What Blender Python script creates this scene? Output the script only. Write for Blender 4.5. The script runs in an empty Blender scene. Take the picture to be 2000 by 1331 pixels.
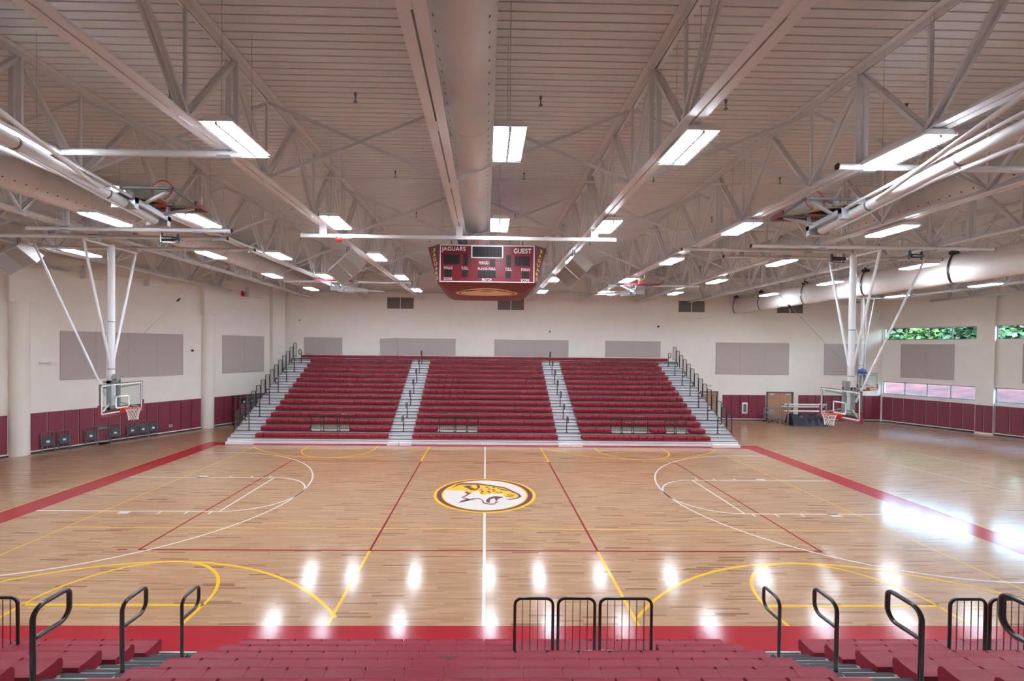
import bpy, bmesh, math, random
from mathutils import Vector, Matrix
R = math.radians
rnd = random.Random(7)
SC = bpy.context.scene
COL = SC.collection

# ------------------------------------------------------------------ camera, sky, sun, exposure
YAW, PITCH, ROLL = 0.015475, -0.012, 0.010485
FPX, CX, CY = 854.79, 962.17, 690.67
cam = bpy.data.cameras.new('camera')
camo = bpy.data.objects.new('camera', cam)
COL.objects.link(camo)
fw = Vector((math.sin(YAW) * math.cos(PITCH), math.cos(YAW) * math.cos(PITCH), math.sin(PITCH)))
rt = Vector((math.cos(YAW), -math.sin(YAW), 0))
up = rt.cross(fw)
r2 = rt * math.cos(ROLL) + up * math.sin(ROLL)
u2 = -rt * math.sin(ROLL) + up * math.cos(ROLL)
m = Matrix((r2, u2, -fw)).transposed().to_4x4()
m.translation = Vector((-0.012, -15.976, 5.350))
camo.matrix_world = m
cam.sensor_fit = 'HORIZONTAL'
cam.sensor_width = 36
cam.lens = FPX / 2000 * 36
cam.shift_x = (1000 - CX) / 2000
cam.shift_y = (CY - 665.5) / 2000
cam.clip_start = 0.05
cam.clip_end = 400
SC.camera = camo

w = bpy.data.worlds.new('world')
SC.world = w
w.use_nodes = True
nt = w.node_tree
bg = nt.nodes['Background']
sky = nt.nodes.new('ShaderNodeTexSky')
sky.sky_type = 'NISHITA'
sky.sun_disc = False
sky.sun_elevation = R(42)
sky.sun_rotation = R(215)
sky.air_density = 1.4
sky.dust_density = 2.5
nt.links.new(sky.outputs[0], bg.inputs[0])
bg.inputs[1].default_value = 2.4

sun = bpy.data.lights.new('sun_offscreen', 'SUN')
sun.energy = 1.3
sun.angle = R(1.5)
sun.color = (1.0, 0.93, 0.82)
suno = bpy.data.objects.new('sun_offscreen', sun)
COL.objects.link(suno)
suno.rotation_euler = (R(50), 0, R(-40))

SC.view_settings.view_transform = 'Standard'
SC.view_settings.look = 'None'
SC.view_settings.gamma = 1
SC.view_settings.use_curve_mapping = False
SC.view_settings.exposure = 2.2
LAMP_STRENGTH = 22.0

# ------------------------------------------------------------------ materials
def lin(c):
    return tuple(((v / 255 / 12.92) if v / 255 <= 0.04045 else ((v / 255 + 0.055) / 1.055) ** 2.4) for v in c)

def mat(name, rgb, rough=0.6, metal=0.0, coat=0.0, coat_rough=0.1, noise=0.0, nscale=8.0, bump=0.0, spec=0.5):
    mm = bpy.data.materials.new(name)
    mm.use_nodes = True
    n = mm.node_tree.nodes
    l = mm.node_tree.links
    b = n['Principled BSDF']
    c = lin(rgb)
    b.inputs['Base Color'].default_value = (*c, 1)
    b.inputs['Roughness'].default_value = rough
    b.inputs['Metallic'].default_value = metal
    b.inputs['Coat Weight'].default_value = coat
    b.inputs['Coat Roughness'].default_value = coat_rough
    b.inputs['Specular IOR Level'].default_value = spec
    if noise or bump:
        tc = n.new('ShaderNodeTexCoord')
        tx = n.new('ShaderNodeTexNoise')
        tx.inputs['Scale'].default_value = nscale
        tx.inputs['Detail'].default_value = 4
        l.new(tc.outputs['Object'], tx.inputs['Vector'])
        if noise:
            rp = n.new('ShaderNodeValToRGB')
            rp.color_ramp.elements[0].position = 0.3
            rp.color_ramp.elements[1].position = 0.7
            rp.color_ramp.elements[0].color = (*[v * (1 - noise) for v in c], 1)
            rp.color_ramp.elements[1].color = (*[min(1, v * (1 + noise)) for v in c], 1)
            l.new(tx.outputs['Fac'], rp.inputs['Fac'])
            l.new(rp.outputs['Color'], b.inputs['Base Color'])
        if bump:
            bp = n.new('ShaderNodeBump')
            bp.inputs['Strength'].default_value = bump
            bp.inputs['Distance'].default_value = 0.01
            l.new(tx.outputs['Fac'], bp.inputs['Height'])
            l.new(bp.outputs['Normal'], b.inputs['Normal'])
    return mm

def emis(name, rgb, strength):
    mm = bpy.data.materials.new(name)
    mm.use_nodes = True
    n = mm.node_tree.nodes
    b = n['Principled BSDF']
    b.inputs['Base Color'].default_value = (0.8, 0.8, 0.8, 1)
    b.inputs['Emission Color'].default_value = (*lin(rgb), 1)
    b.inputs['Emission Strength'].default_value = strength
    return mm

def glass_mat(name, tint, gloss=0.08):
    mm = bpy.data.materials.new(name)
    mm.use_nodes = True
    nt = mm.node_tree
    n, l = nt.nodes, nt.links
    n.clear()
    out = n.new('ShaderNodeOutputMaterial')
    mix = n.new('ShaderNodeMixShader')
    tr = n.new('ShaderNodeBsdfTransparent')
    tr.inputs[0].default_value = (*tint, 1)
    gl = n.new('ShaderNodeBsdfGlossy')
    gl.inputs['Roughness'].default_value = 0.02
    fr = n.new('ShaderNodeLayerWeight')
    fr.inputs[0].default_value = gloss
    l.new(fr.outputs['Fresnel'], mix.inputs[0])
    l.new(tr.outputs[0], mix.inputs[1])
    l.new(gl.outputs[0], mix.inputs[2])
    l.new(mix.outputs[0], out.inputs[0])
    return mm

def wood_floor():
    mm = bpy.data.materials.new('maple_floor')
    mm.use_nodes = True
    nt = mm.node_tree
    n, l = nt.nodes, nt.links
    b = n['Principled BSDF']
    tc = n.new('ShaderNodeTexCoord')
    sp = n.new('ShaderNodeSeparateXYZ')
    l.new(tc.outputs['Object'], sp.inputs[0])
    def M(op, a, c=None):
        q = n.new('ShaderNodeMath')
        q.operation = op
        for i, v in enumerate((a, c)):
            if v is None:
                continue
            if isinstance(v, (int, float)):
                q.inputs[i].default_value = v
            else:
                l.new(v, q.inputs[i])
        return q.outputs[0]
    row = M('FLOOR', M('DIVIDE', sp.outputs['Y'], 0.0572))
    wn = n.new('ShaderNodeTexWhiteNoise')
    wn.noise_dimensions = '1D'
    l.new(row, wn.inputs['W'])
    xs = M('ADD', M('DIVIDE', sp.outputs['X'], 0.7), M('MULTIPLY', wn.outputs['Value'], 37.0))
    col = M('FLOOR', xs)
    cmb = n.new('ShaderNodeCombineXYZ')
    l.new(col, cmb.inputs[0])
    l.new(row, cmb.inputs[1])
    w2 = n.new('ShaderNodeTexWhiteNoise')
    w2.noise_dimensions = '3D'
    l.new(cmb.outputs[0], w2.inputs['Vector'])
    rp = n.new('ShaderNodeValToRGB')
    cr = rp.color_ramp
    cr.elements[0].position = 0.0
    cr.elements[0].color = (*lin((124, 82, 54)), 1)
    cr.elements[1].position = 1.0
    cr.elements[1].color = (*lin((178, 139, 104)), 1)
    for p, c in ((0.035, (145, 103, 71)), (0.1, (162, 121, 87)), (0.6, (169, 129, 94))):
        e = cr.elements.new(p)
        e.color = (*lin(c), 1)
    l.new(w2.outputs['Value'], rp.inputs['Fac'])
    # grain streaks
    mp = n.new('ShaderNodeMapping')
    mp.inputs['Scale'].default_value = (1.2, 60, 1)
    l.new(tc.outputs['Object'], mp.inputs['Vector'])
    nz = n.new('ShaderNodeTexNoise')
    nz.inputs['Scale'].default_value = 1.0
    nz.inputs['Detail'].default_value = 3
    l.new(mp.outputs[0], nz.inputs['Vector'])
    mx = n.new('ShaderNodeMix')
    mx.data_type = 'RGBA'
    mx.blend_type = 'MULTIPLY'
    mx.inputs[0].default_value = 0.18
    l.new(rp.outputs['Color'], mx.inputs[6])
    r3 = n.new('ShaderNodeValToRGB')
    r3.color_ramp.elements[0].position = 0.3
    r3.color_ramp.elements[0].color = (0.55, 0.45, 0.38, 1)
    r3.color_ramp.elements[1].position = 0.55
    r3.color_ramp.elements[1].color = (1, 1, 1, 1)
    l.new(nz.outputs['Fac'], r3.inputs['Fac'])
    l.new(r3.outputs['Color'], mx.inputs[7])
    l.new(mx.outputs[2], b.inputs['Base Color'])
    b.inputs['Roughness'].default_value = 0.45
    b.inputs['Specular IOR Level'].default_value = 0.12
    b.inputs['Coat Weight'].default_value = 0.9
    b.inputs['Coat Roughness'].default_value = 0.135
    b.inputs['Coat IOR'].default_value = 1.5
    # each strip lies a hair out of level
    bp = n.new('ShaderNodeBump')
    bp.inputs['Strength'].default_value = 0.28
    bp.inputs['Distance'].default_value = 0.004
    m2 = n.new('ShaderNodeMapping')
    m2.inputs['Scale'].default_value = (0.7, 17.5, 1)
    l.new(tc.outputs['Object'], m2.inputs['Vector'])
    nz2 = n.new('ShaderNodeTexNoise')
    nz2.inputs['Scale'].default_value = 1.0
    nz2.inputs['Detail'].default_value = 2
    l.new(m2.outputs[0], nz2.inputs['Vector'])
    l.new(nz2.outputs['Fac'], bp.inputs['Height'])
    l.new(bp.outputs['Normal'], b.inputs['Coat Normal'])
    return mm

M = {
    'floor': wood_floor(),
    'wall': mat('wall_paint', (241, 233, 222), 0.75, noise=0.02, nscale=1.5),
    'steel': mat('white_painted_steel', (216, 214, 213), 0.4),
    'deck': mat('ceiling_deck_paint', (206, 204, 203), 0.45, noise=0.02, nscale=2),
    'deckgap': mat('deck_groove', (34, 28, 26), 0.9),
    'duct': mat('fabric_duct', (206, 197, 190), 0.55, noise=0.03, nscale=3),
    'hole': mat('duct_hole', (60, 54, 50), 0.9),
    'acoustic': mat('acoustic_fabric', (188, 175, 169), 0.95, noise=0.05, nscale=60),
    'pad': mat('maroon_vinyl', (134, 58, 72), 0.38, noise=0.03, nscale=5),
    'seat': mat('maroon_plastic', (138, 34, 50), 0.42, spec=0.22),
    'deckrow': mat('bleacher_deck', (176, 164, 152), 0.5, noise=0.06, nscale=12),
    'alu': mat('brushed_aluminium', (224, 226, 230), 0.38, 0.25),
    'fascia': mat('pale_grey_fascia', (240, 238, 240), 0.35),
    'nosing_and_shadow': mat('black_nosing_and_shadow', (46, 46, 48), 0.7),  # step nosings and black trim; also the shadow line painted under seat rows
    'riser': mat('dark_riser', (96, 90, 86), 0.6),
    'black': mat('black_powder_coat', (30, 27, 26), 0.3, coat=0.4),
    'bronze': mat('dark_bronze_paint', (44, 35, 31), 0.28, coat=0.5),
    'black_fab': mat('black_vinyl', (36, 38, 42), 0.35, noise=0.15, nscale=6, bump=0.4),
    'white': mat('white_gloss', (236, 234, 230), 0.4),
    'paint_white': mat('white_court_paint', (206, 197, 188), 0.6, coat=0.6, coat_rough=0.135, spec=0.1),
    'paint_red': mat('red_court_paint', (128, 20, 20), 0.6, coat=0.5, coat_rough=0.135, spec=0.1),
    'paint_band': mat('crimson_court_paint', (158, 14, 30), 0.6, coat=0.6, coat_rough=0.135, spec=0.1),
    'paint_yellow': mat('gold_court_paint', (222, 172, 34), 0.6, coat=0.6, coat_rough=0.135, spec=0.1),
    'paint_maroon': mat('maroon_court_paint', (104, 56, 58), 0.6, coat=0.6, coat_rough=0.135, spec=0.1),
    'board': mat('scoreboard_maroon', (116, 18, 28), 0.4),
    'board_dark': mat('scoreboard_side', (104, 22, 34), 0.45),
    'canopy': mat('scoreboard_canopy', (120, 40, 44), 0.5),
    'display': mat('display_glass', (24, 12, 14), 0.6),
    'segment': mat('unlit_segment', (46, 30, 30), 0.4),
    'letter': mat('white_lettering', (240, 236, 232), 0.5),
    'gold': mat('gold_lettering', (226, 176, 70), 0.5),
    'emblem': mat('emblem_tan', (238, 196, 158), 0.5),
    'orange': mat('orange_rim', (214, 72, 36), 0.35),
    'net': mat('white_net_cord', (232, 222, 214), 0.9),
    'grey': mat('grey_metal', (120, 120, 122), 0.45, 0.3),
    'zinc': mat('zinc_steel', (176, 178, 180), 0.35, 0.6),
    'wood_door': mat('oak_door', (190, 142, 108), 0.45, noise=0.08, nscale=3),
    'red': mat('red_plastic', (200, 40, 34), 0.4),
    'blue': mat('blue_bag', (46, 84, 150), 0.6),
    'curtain': mat('white_curtain_vinyl', (216, 207, 199), 0.5, noise=0.03, nscale=4),
    'grille': mat('speaker_grille', (160, 153, 148), 0.8, noise=0.1, nscale=150),
    'cab': mat('speaker_cabinet', (206, 198, 190), 0.5),
    'label': mat('white_label', (236, 236, 234), 0.6),
    'louver': mat('vent_louver', (132, 124, 118), 0.6),
    'mulch': mat('red_mulch', (74, 32, 26), 0.95, noise=0.6, nscale=1.2, bump=1.0),
    'concrete': mat('pale_concrete', (150, 150, 150), 0.85),
    'bark': mat('bark', (92, 72, 56), 0.9),
    'leaf': mat('leaf', (28, 58, 32), 0.7, noise=0.5, nscale=1.2),
    'leaf2': mat('leaf_pale', (52, 88, 42), 0.7, noise=0.45, nscale=1.2),
    'lens': emis('fluorescent_lamp', (228, 240, 255), LAMP_STRENGTH),
    'glass': glass_mat('clear_glass', (0.93, 0.97, 0.96), 0.06),
    'pane': glass_mat('window_glass', (0.6, 0.66, 0.68), 0.04),
    'alumframe': mat('window_frame', (150, 150, 148), 0.4, 0.3),
    'yellowedge': mat('pale_wood_edge', (222, 200, 138), 0.5),
}

# ------------------------------------------------------------------ mesh helpers
class MB:
    def __init__(self, xf=None):
        self.v = []
        self.f = []
        self.xf = xf
    def _add(self, vs, fs):
        o = len(self.v)
        for p in vs:
            p = Vector(p)
            if self.xf is not None:
                p = self.xf @ p
            self.v.append(p)
        self.f += [tuple(i + o for i in f) for f in fs]
        return self
    def box(self, x0, x1, y0, y1, z0, z1):
        return self._add([(x0, y0, z0), (x1, y0, z0), (x1, y1, z0), (x0, y1, z0), (x0, y0, z1), (x1, y0, z1), (x1, y1, z1), (x0, y1, z1)],
                         [(0, 3, 2, 1), (4, 5, 6, 7), (0, 1, 5, 4), (1, 2, 6, 5), (2, 3, 7, 6), (3, 0, 4, 7)])
    def bar(self, a, b, w, h, upv=(0, 0, 1)):
        a, b = Vector(a), Vector(b)
        d = (b - a).normalized()
        u = Vector(upv)
        if abs(d.dot(u)) > 0.98:
            u = Vector((0, 1, 0))
        s = d.cross(u).normalized()
        t = s.cross(d).normalized()
        vs = []
        for p in (a, b):
            for i, j in ((-1, -1), (1, -1), (1, 1), (-1, 1)):
                vs.append(p + s * (w / 2 * i) + t * (h / 2 * j))
        return self._add(vs, [(0, 1, 2, 3), (7, 6, 5, 4), (0, 4, 5, 1), (1, 5, 6, 2), (2, 6, 7, 3), (3, 7, 4, 0)])
    def tube(self, pts, r, n=8, closed=False, caps=True):
        pts = [Vector(p) for p in pts]
        k = len(pts)
        rs = r if isinstance(r, (list, tuple)) else [r] * k
        vs = []
        prev = None
        for i, p in enumerate(pts):
            if closed:
                d = (pts[(i + 1) % k] - pts[i - 1]).normalized()
            elif i == 0:
                d = (pts[1] - p).normalized()
            elif i == k - 1:
                d = (p - pts[-2]).normalized()
            else:
                d = ((pts[i + 1] - p).normalized() + (p - pts[i - 1]).normalized()).normalized()
            if prev is None:
                u = Vector((0, 0, 1)) if abs(d.z) < 0.9 else Vector((1, 0, 0))
                s = d.cross(u).normalized()
            else:
                s = (prev - d * prev.dot(d)).normalized()
            prev = s
            t = d.cross(s)
            for j in range(n):
                a = 2 * math.pi * j / n
                vs.append(p + (s * math.cos(a) + t * math.sin(a)) * rs[i])
        fs = []
        for i in range(k if closed else k - 1):
            i2 = (i + 1) % k
            for j in range(n):
                j2 = (j + 1) % n
                fs.append((i * n + j, i * n + j2, i2 * n + j2, i2 * n + j))
        if caps and not closed:
            fs.append(tuple(range(n))[::-1])
            fs.append(tuple((k - 1) * n + j for j in range(n)))
        return self._add(vs, fs)
    def prism(self, pts, d, axis='z', at=0.0):
        """polygon pts (2D) extruded from at to at+d along axis"""
        def P(p, h):
            if axis == 'z':
                return (p[0], p[1], h)
            if axis == 'x':
                return (h, p[0], p[1])
            return (p[0], h, p[1])
        k = len(pts)
        vs = [P(p, at) for p in pts] + [P(p, at + d) for p in pts]
        fs = [tuple(range(k))[::-1], tuple(range(k, 2 * k))]
        fs += [(i, (i + 1) % k, k + (i + 1) % k, k + i) for i in range(k)]
        return self._add(vs, fs)
    def lathe(self, prof, n=16, c=(0, 0, 0)):
        vs, fs = [], []
        for r, z in prof:
            for j in range(n):
                a = 2 * math.pi * j / n
                vs.append((c[0] + r * math.cos(a), c[1] + r * math.sin(a), c[2] + z))
        for i in range(len(prof) - 1):
            for j in range(n):
                j2 = (j + 1) % n
                fs.append((i * n + j, i * n + j2, (i + 1) * n + j2, (i + 1) * n + j))
        fs.append(tuple(range(n))[::-1])
        fs.append(tuple((len(prof) - 1) * n + j for j in range(n)))
        return self._add(vs, fs)
    def sphere(self, c, r, n=12):
        prof = []
        for i in range(1, n // 2):
            a = math.pi * i / (n // 2)
            prof.append((r * math.sin(a), -r * math.cos(a)))
        return self.lathe([(r * 0.05, -r)] + prof + [(r * 0.05, r)], n, c)
    def face(self, pts):
        return self._add(pts, [tuple(range(len(pts)))])
    def mesh(self, name, mt, off=None, smooth=True):
        me = bpy.data.meshes.new(name)
        vs = self.v if off is None else [p - off for p in self.v]
        me.from_pydata([tuple(p) for p in vs], [], self.f)
        bm = bmesh.new()
        bm.from_mesh(me)
        bmesh.ops.recalc_face_normals(bm, faces=bm.faces)
        bm.to_mesh(me)
        bm.free()
        if mt is not None:
            me.materials.append(M[mt] if isinstance(mt, str) else mt)
        if smooth:
            me.polygons.foreach_set('use_smooth', [True] * len(me.polygons))
            me.set_sharp_from_angle(angle=R(38))
        me.update()
        return me
    def base(self):
        xs = [p.x for p in self.v]; ys = [p.y for p in self.v]; zs = [p.z for p in self.v]
        return Vector(((min(xs) + max(xs)) / 2, (min(ys) + max(ys)) / 2, min(zs)))
    def build(self, name, mt, parent=None, local=False):
        """top-level: origin at the mesh's base; child: verts given in world unless local"""
        if parent is None:
            off = self.base()
            o = bpy.data.objects.new(name, self.mesh(name, mt, off))
            o.location = off
        else:
            off = None if local else Vector(parent['_at'])
            o = bpy.data.objects.new(name, self.mesh(name, mt, off))
            o.parent = parent
            o['_at'] = parent['_at'] if not local else (0, 0, 0)
        COL.objects.link(o)
        if parent is None:
            o['_at'] = tuple(off)
        return o

def inst(name, me, parent=None, loc=(0, 0, 0), rot=(0, 0, 0), scale=None):
    o = bpy.data.objects.new(name, me)
    COL.objects.link(o)
    o.location = loc
    o.rotation_euler = rot
    if scale:
        o.scale = scale
    if parent is not None:
        o.parent = parent
    return o

def tag(o, label=None, cat=None, group=None, kind=None):
    if label: o['label'] = label
    if cat: o['category'] = cat
    if group: o['group'] = group
    if kind: o['kind'] = kind
    return o

def thing(name, label, cat, loc=(0, 0, 0), rotz=0.0, group=None):
    o = bpy.data.objects.new(name, None)
    o.empty_display_size = 0.2
    COL.objects.link(o)
    o.location = loc
    o.rotation_euler = (0, 0, rotz)
    o['_at'] = tuple(loc)
    return tag(o, label, cat, group)

def struct(mb, name, mt, parent=None):
    o = mb.build(name, mt, parent)
    if parent is None:
        o['kind'] = 'structure'
    return o

# wall frames: (s along wall, off from wall face into the room, z)
def frame(origin, t, nrm):
    m4 = Matrix.Identity(4)
    m4.col[0][:3] = t
    m4.col[1][:3] = nrm
    m4.col[2][:3] = (0, 0, 1)
    m4.translation = Vector(origin)
    return m4
LW = frame((-23.8, 2.475, 0), (0.5, 0.8660254, 0), (0.8660254, -0.5, 0))
RW = frame((30.6, 17.35, 0), (0.485, -0.8745, 0), (-0.8745, -0.485, 0))
FY = 17.35
FWL = frame((0, FY, 0), (1, 0, 0), (0, -1, 0))
NEAR_Y = -19.5
DECK_Z = 10.96

# ------------------------------------------------------------------ floor and court markings
outline = [(-23.8, NEAR_Y), (38.6, NEAR_Y), (38.6, 2.93), (30.6, FY), (-15.21, FY), (-23.8, 2.475)]
floor = struct(MB().prism(outline, 0.2, 'z', -0.2), 'floor', 'floor')
floor.location.z = -0.2
LZ = {'band': 0.0012, 'yellow': 0.0022, 'red': 0.0030, 'white': 0.0038, 'e0': 0.0046}

def flat(name, polys, mt, z):
    """paint laid on the floor; polys are lists of (x, y)"""
    mb = MB()
    for p in polys:
        mb.face([(x, y, z) for x, y in p])
    me = mb.mesh(name, mt, Vector(floor['_at']), smooth=False)
    # paint faces look up
    bm = bmesh.new(); bm.from_mesh(me)
    for f in bm.faces:
        if f.normal.z < 0:
            f.normal_flip()
    bm.to_mesh(me); bm.free()
    o = bpy.data.objects.new(name, me)
    COL.objects.link(o)
    o.parent = floor
    return o

def seg(a, b, wd):
    a, b = Vector(a), Vector(b)
    d = (b - a).normalized()
    s = Vector((-d.y, d.x)) * (wd / 2)
    return [tuple(a - s), tuple(b - s), tuple(b + s), tuple(a + s)]

def arc(c, r, a0, a1, wd, n=40, clip=None):
    out = []
    for i in range(n):
        t0 = R(a0 + (a1 - a0) * i / n)
        t1 = R(a0 + (a1 - a0) * (i + 1) / n)
        q = [(c[0] + rr * math.cos(t), c[1] + rr * math.sin(t)) for rr, t in ((r - wd / 2, t0), (r + wd / 2, t0), (r + wd / 2, t1), (r - wd / 2, t1))]
        if clip and any(abs(p[1]) > clip for p in q):
            continue
        out.append(q)
    return out

# crimson border
HL, HW, BW = 14.33, 7.62, 0.95
flat('border_band', [[(-HL - BW, -HW - 1.6), (HL + BW, -HW - 1.6), (HL + BW, -HW), (-HL - BW, -HW)]], 'paint_band', LZ['band'])
flat('border_band', [[(-HL - BW, HW), (HL + BW, HW), (HL + BW, HW + 0.75), (-HL - BW, HW + 0.75)]], 'paint_band', LZ['band'])
for sx in (-1, 1):
    x0, x1 = sorted((sx * HL, sx * (HL + BW)))
    flat('border_band', [[(x0, -HW), (x1, -HW), (x1, HW), (x0, HW)]], 'paint_band', LZ['band'])
    flat('court_line', [seg((sx * (HL + BW + 0.03), -9), (sx * (HL + BW + 0.03), 8.3), 0.035)], 'paint_yellow', LZ['yellow'])
# white basketball lines
flat('court_line', [seg((0, -HW), (0, HW), 0.075)], 'paint_white', LZ['white'])
for sx in (-1, 1):
    bx = sx * 12.73
    flat('three_point_line', arc((bx, 0), 6.02, 90 if sx < 0 else 90, -90 if sx < 0 else 270, 0.06, 56)
         + [seg((bx, y), (sx * HL, y), 0.06) for y in (-6.02, 6.02)], 'paint_white', LZ['white'])
    flat('free_throw_lane', [seg((sx * HL, y), (sx * 8.53, y), 0.06) for y in (-1.83, 1.83)]
         + [seg((sx * 8.53, -1.83), (sx * 8.53, 1.83), 0.06)], 'paint_white', LZ['white'])
    flat('free_throw_arc', arc((sx * 8.53, 0), 1.83, 90, -90 if sx < 0 else 270, 0.06, 30), 'paint_white', LZ['white'])
    marks = []
    for y in (-1, 1):
        for dx, wd in ((11.45, 0.34), (10.35, 0.06), (9.5, 0.06), (8.75, 0.06)):
            marks.append(seg((sx * dx - wd / 2, y * 1.93), (sx * dx + wd / 2, y * 1.93), 0.24))
    flat('lane_marks', marks, 'paint_white', LZ['white'])
# red volleyball lines
flat('volleyball_line', [seg((-9, y), (9, y), 0.06) for y in (-4.5, 4.5)], 'paint_red', LZ['red'])
flat('volleyball_line', [seg((x, -4.5), (x, 4.5), 0.06) for x in (-9, -3, 3, 9)], 'paint_red', LZ['red'])
flat('volleyball_tick', [seg((-9.55, -4.5), (-9.3, -4.5), 0.05)], 'paint_red', LZ['red'])
# gold cross-court lines
for sx, cx in ((-1, -7.6), (1, 7.75)):
    flat('cross_court_line', [seg((sx * 3, -HW), (sx * 3, -4.5), 0.07), seg((sx * 3, 4.5), (sx * 3, HW), 0.07)], 'paint_yellow', LZ['yellow'] - 0.0004)
    flat('cross_court_line', [seg((sx * 12.2, -HW), (sx * 12.2, HW), 0.035)], 'paint_yellow', LZ['yellow'])
    for sy in (-1, 1):
        mt = 'paint_yellow'
        flat('cross_court_arc', arc((cx, sy * 11.15), 6.02, (0 if sy < 0 else -180), (180 if sy < 0 else 0), 0.07, 60, HW), mt, LZ['yellow'])
        flat('cross_court_key', arc((cx, sy * 6.95), 1.83, (0 if sy < 0 else -180), (180 if sy < 0 else 0), 0.07, 32, HW)
             + [seg((cx - 1.83, sy * 6.95), (cx + 1.83, sy * 6.95), 0.07)]
             + [seg((cx + q, sy * 6.95), (cx + q, sy * HW), 0.07) for q in (-1.83, 1.83)], mt, LZ['yellow'] + 0.0004)
flat('cross_court_line', [seg((-12.2, -3.1), (12.2, -3.1), 0.035)], 'paint_yellow', LZ['yellow'])
# faint lines of the further court
flat('court_line', [seg((19.4, 5.0), (20.4, 0.6), 0.04), seg((22.5, 7.4), (24.2, 2.0), 0.04)], 'paint_white', LZ['white'])

# centre emblem
def ell(a, b, n=64, c=(0, 0)):
    return [(c[0] + a * math.cos(2 * math.pi * i / n), c[1] + b * math.sin(2 * math.pi * i / n)) for i in range(n)]
z = LZ['e0']
flat('emblem_disc', [ell(1.86, 1.86)], 'paint_yellow', z)
flat('emblem_ring', [ell(1.75, 1.75)], 'paint_maroon', z + 0.0006)
flat('emblem_ring_edge', [ell(1.57, 1.65)], 'paint_yellow', z + 0.0012)
flat('emblem_field', [ell(1.51, 1.61)], 'paint_white', z + 0.0018)
EMB = {
    'y': [(-1.45, 0.41), (-1.33, 0.83), (-1.15, 1.16), (-0.92, 1.19), (-0.27, 1.2), (0.37, 0.92), (0.73, 0.76), (1.02, 0.35), (1.18, 0.09), (1.25, -0.2), (1.15, -0.42), (0.89, -0.42), (0.69, -0.21), (0.62, 0.01), (0.36, 0.01), (0.18, 0.07), (-0.01, -0.16), (-0.12, -0.1), (-0.21, 0.26), (-0.34, 0.29), (-0.47, 0.06), (-0.6, 0.16), (-0.74, 0.29), (-0.92, 0.35)],
    'top': [(-1.12, 1.09), (-0.88, 1.26), (-0.27, 1.25), (0.4, 0.95), (0.76, 0.77), (1.05, 0.35), (1.26, 0.02), (1.34, -0.26), (1.24, -0.26), (1.18, -0.01), (0.99, 0.21), (0.73, 0.65), (0.37, 0.82), (-0.27, 1.07), (-0.84, 1.07), (-1.04, 0.98)],
    'ear': [(-1.29, 0.62), (-1.08, 1.02), (-1.04, 0.92), (-1.19, 0.73)],
    'eye': [(-0.85, 0.84), (-0.68, 0.95), (-0.49, 0.93), (-0.56, 0.77), (-0.35, 0.55), (-0.27, 0.67), (-0.33, 1.07), (-0.2, 0.99), (-0.18, 0.71), (-0.3, 0.43), (-0.52, 0.39), (-0.66, 0.63)],
    'jag': [(-0.76, 0.12), (-0.65, 0.29), (-0.64, 0.16), (-0.49, 0.09), (-0.69, -0.33), (-0.79, -0.41), (-0.49, -0.57), (-0.65, -0.72), (-0.92, -0.98), (-0.81, -0.72), (-0.65, -0.6), (-0.84, -0.42), (-0.63, -0.04)],
    'jaw': [(-0.9, -0.97), (-0.65, -0.69), (-0.45, -0.6), (-0.22, -0.53), (-0.11, -0.65), (-0.05, -1.0), (0.17, -1.11), (0.36, -1.08), (0.38, -0.96), (0.52, -0.85), (0.36, -0.82), (0.35, -0.99), (0.17, -1.02), (-0.01, -0.91), (-0.08, -0.62), (-0.2, -0.46), (-0.45, -0.51)],
    'mouth': [(0.05, -0.65), (0.16, -0.4), (0.35, -0.25), (0.52, -0.28), (0.69, -0.34), (0.6, -0.43), (0.49, -0.52), (0.4, -0.82), (0.35, -0.46), (0.2, -0.59), (0.17, -0.94), (0.05, -0.88)],
    'muz1': [(0.76, -0.07), (1.04, -0.09), (1.1, -0.2), (0.82, -0.14)],
    'muz2': [(0.69, -0.22), (1.01, -0.27), (1.03, -0.34), (0.77, -0.31)],
    'nose': [(0.7, -0.55), (0.89, -0.52), (1.15, -0.42), (1.25, -0.2), (1.33, -0.29), (1.16, -0.51), (0.88, -0.62)],
}
flat('emblem_head', [EMB['y']], 'paint_yellow', z + 0.0024)
flat('emblem_outline', [EMB[k] for k in ('top', 'ear', 'eye', 'jag', 'jaw', 'mouth', 'muz1', 'muz2', 'nose')]
     + [ell(0.07, 0.055, 8, (x, y)) for x, y in ((0.08, 0.75), (0.17, 0.54), (0.35, 0.75), (0.32, 0.47), (0.53, 0.65), (0.63, 0.51), (0.81, 0.38), (0.36, 0.3), (0.47, 0.11), (-0.12, 0.43), (-0.08, 0.23), (0.14, 0.27), (0.18, 0.1), (-0.12, 0.07), (0.6, 0.18), (0.72, 0.45))],
     'paint_maroon', z + 0.0030)
flat('floor_socket', [ell(0.06, 0.06, 12, (0, y)) for y in (-5.45, 5.45)], 'zinc', z)

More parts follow.
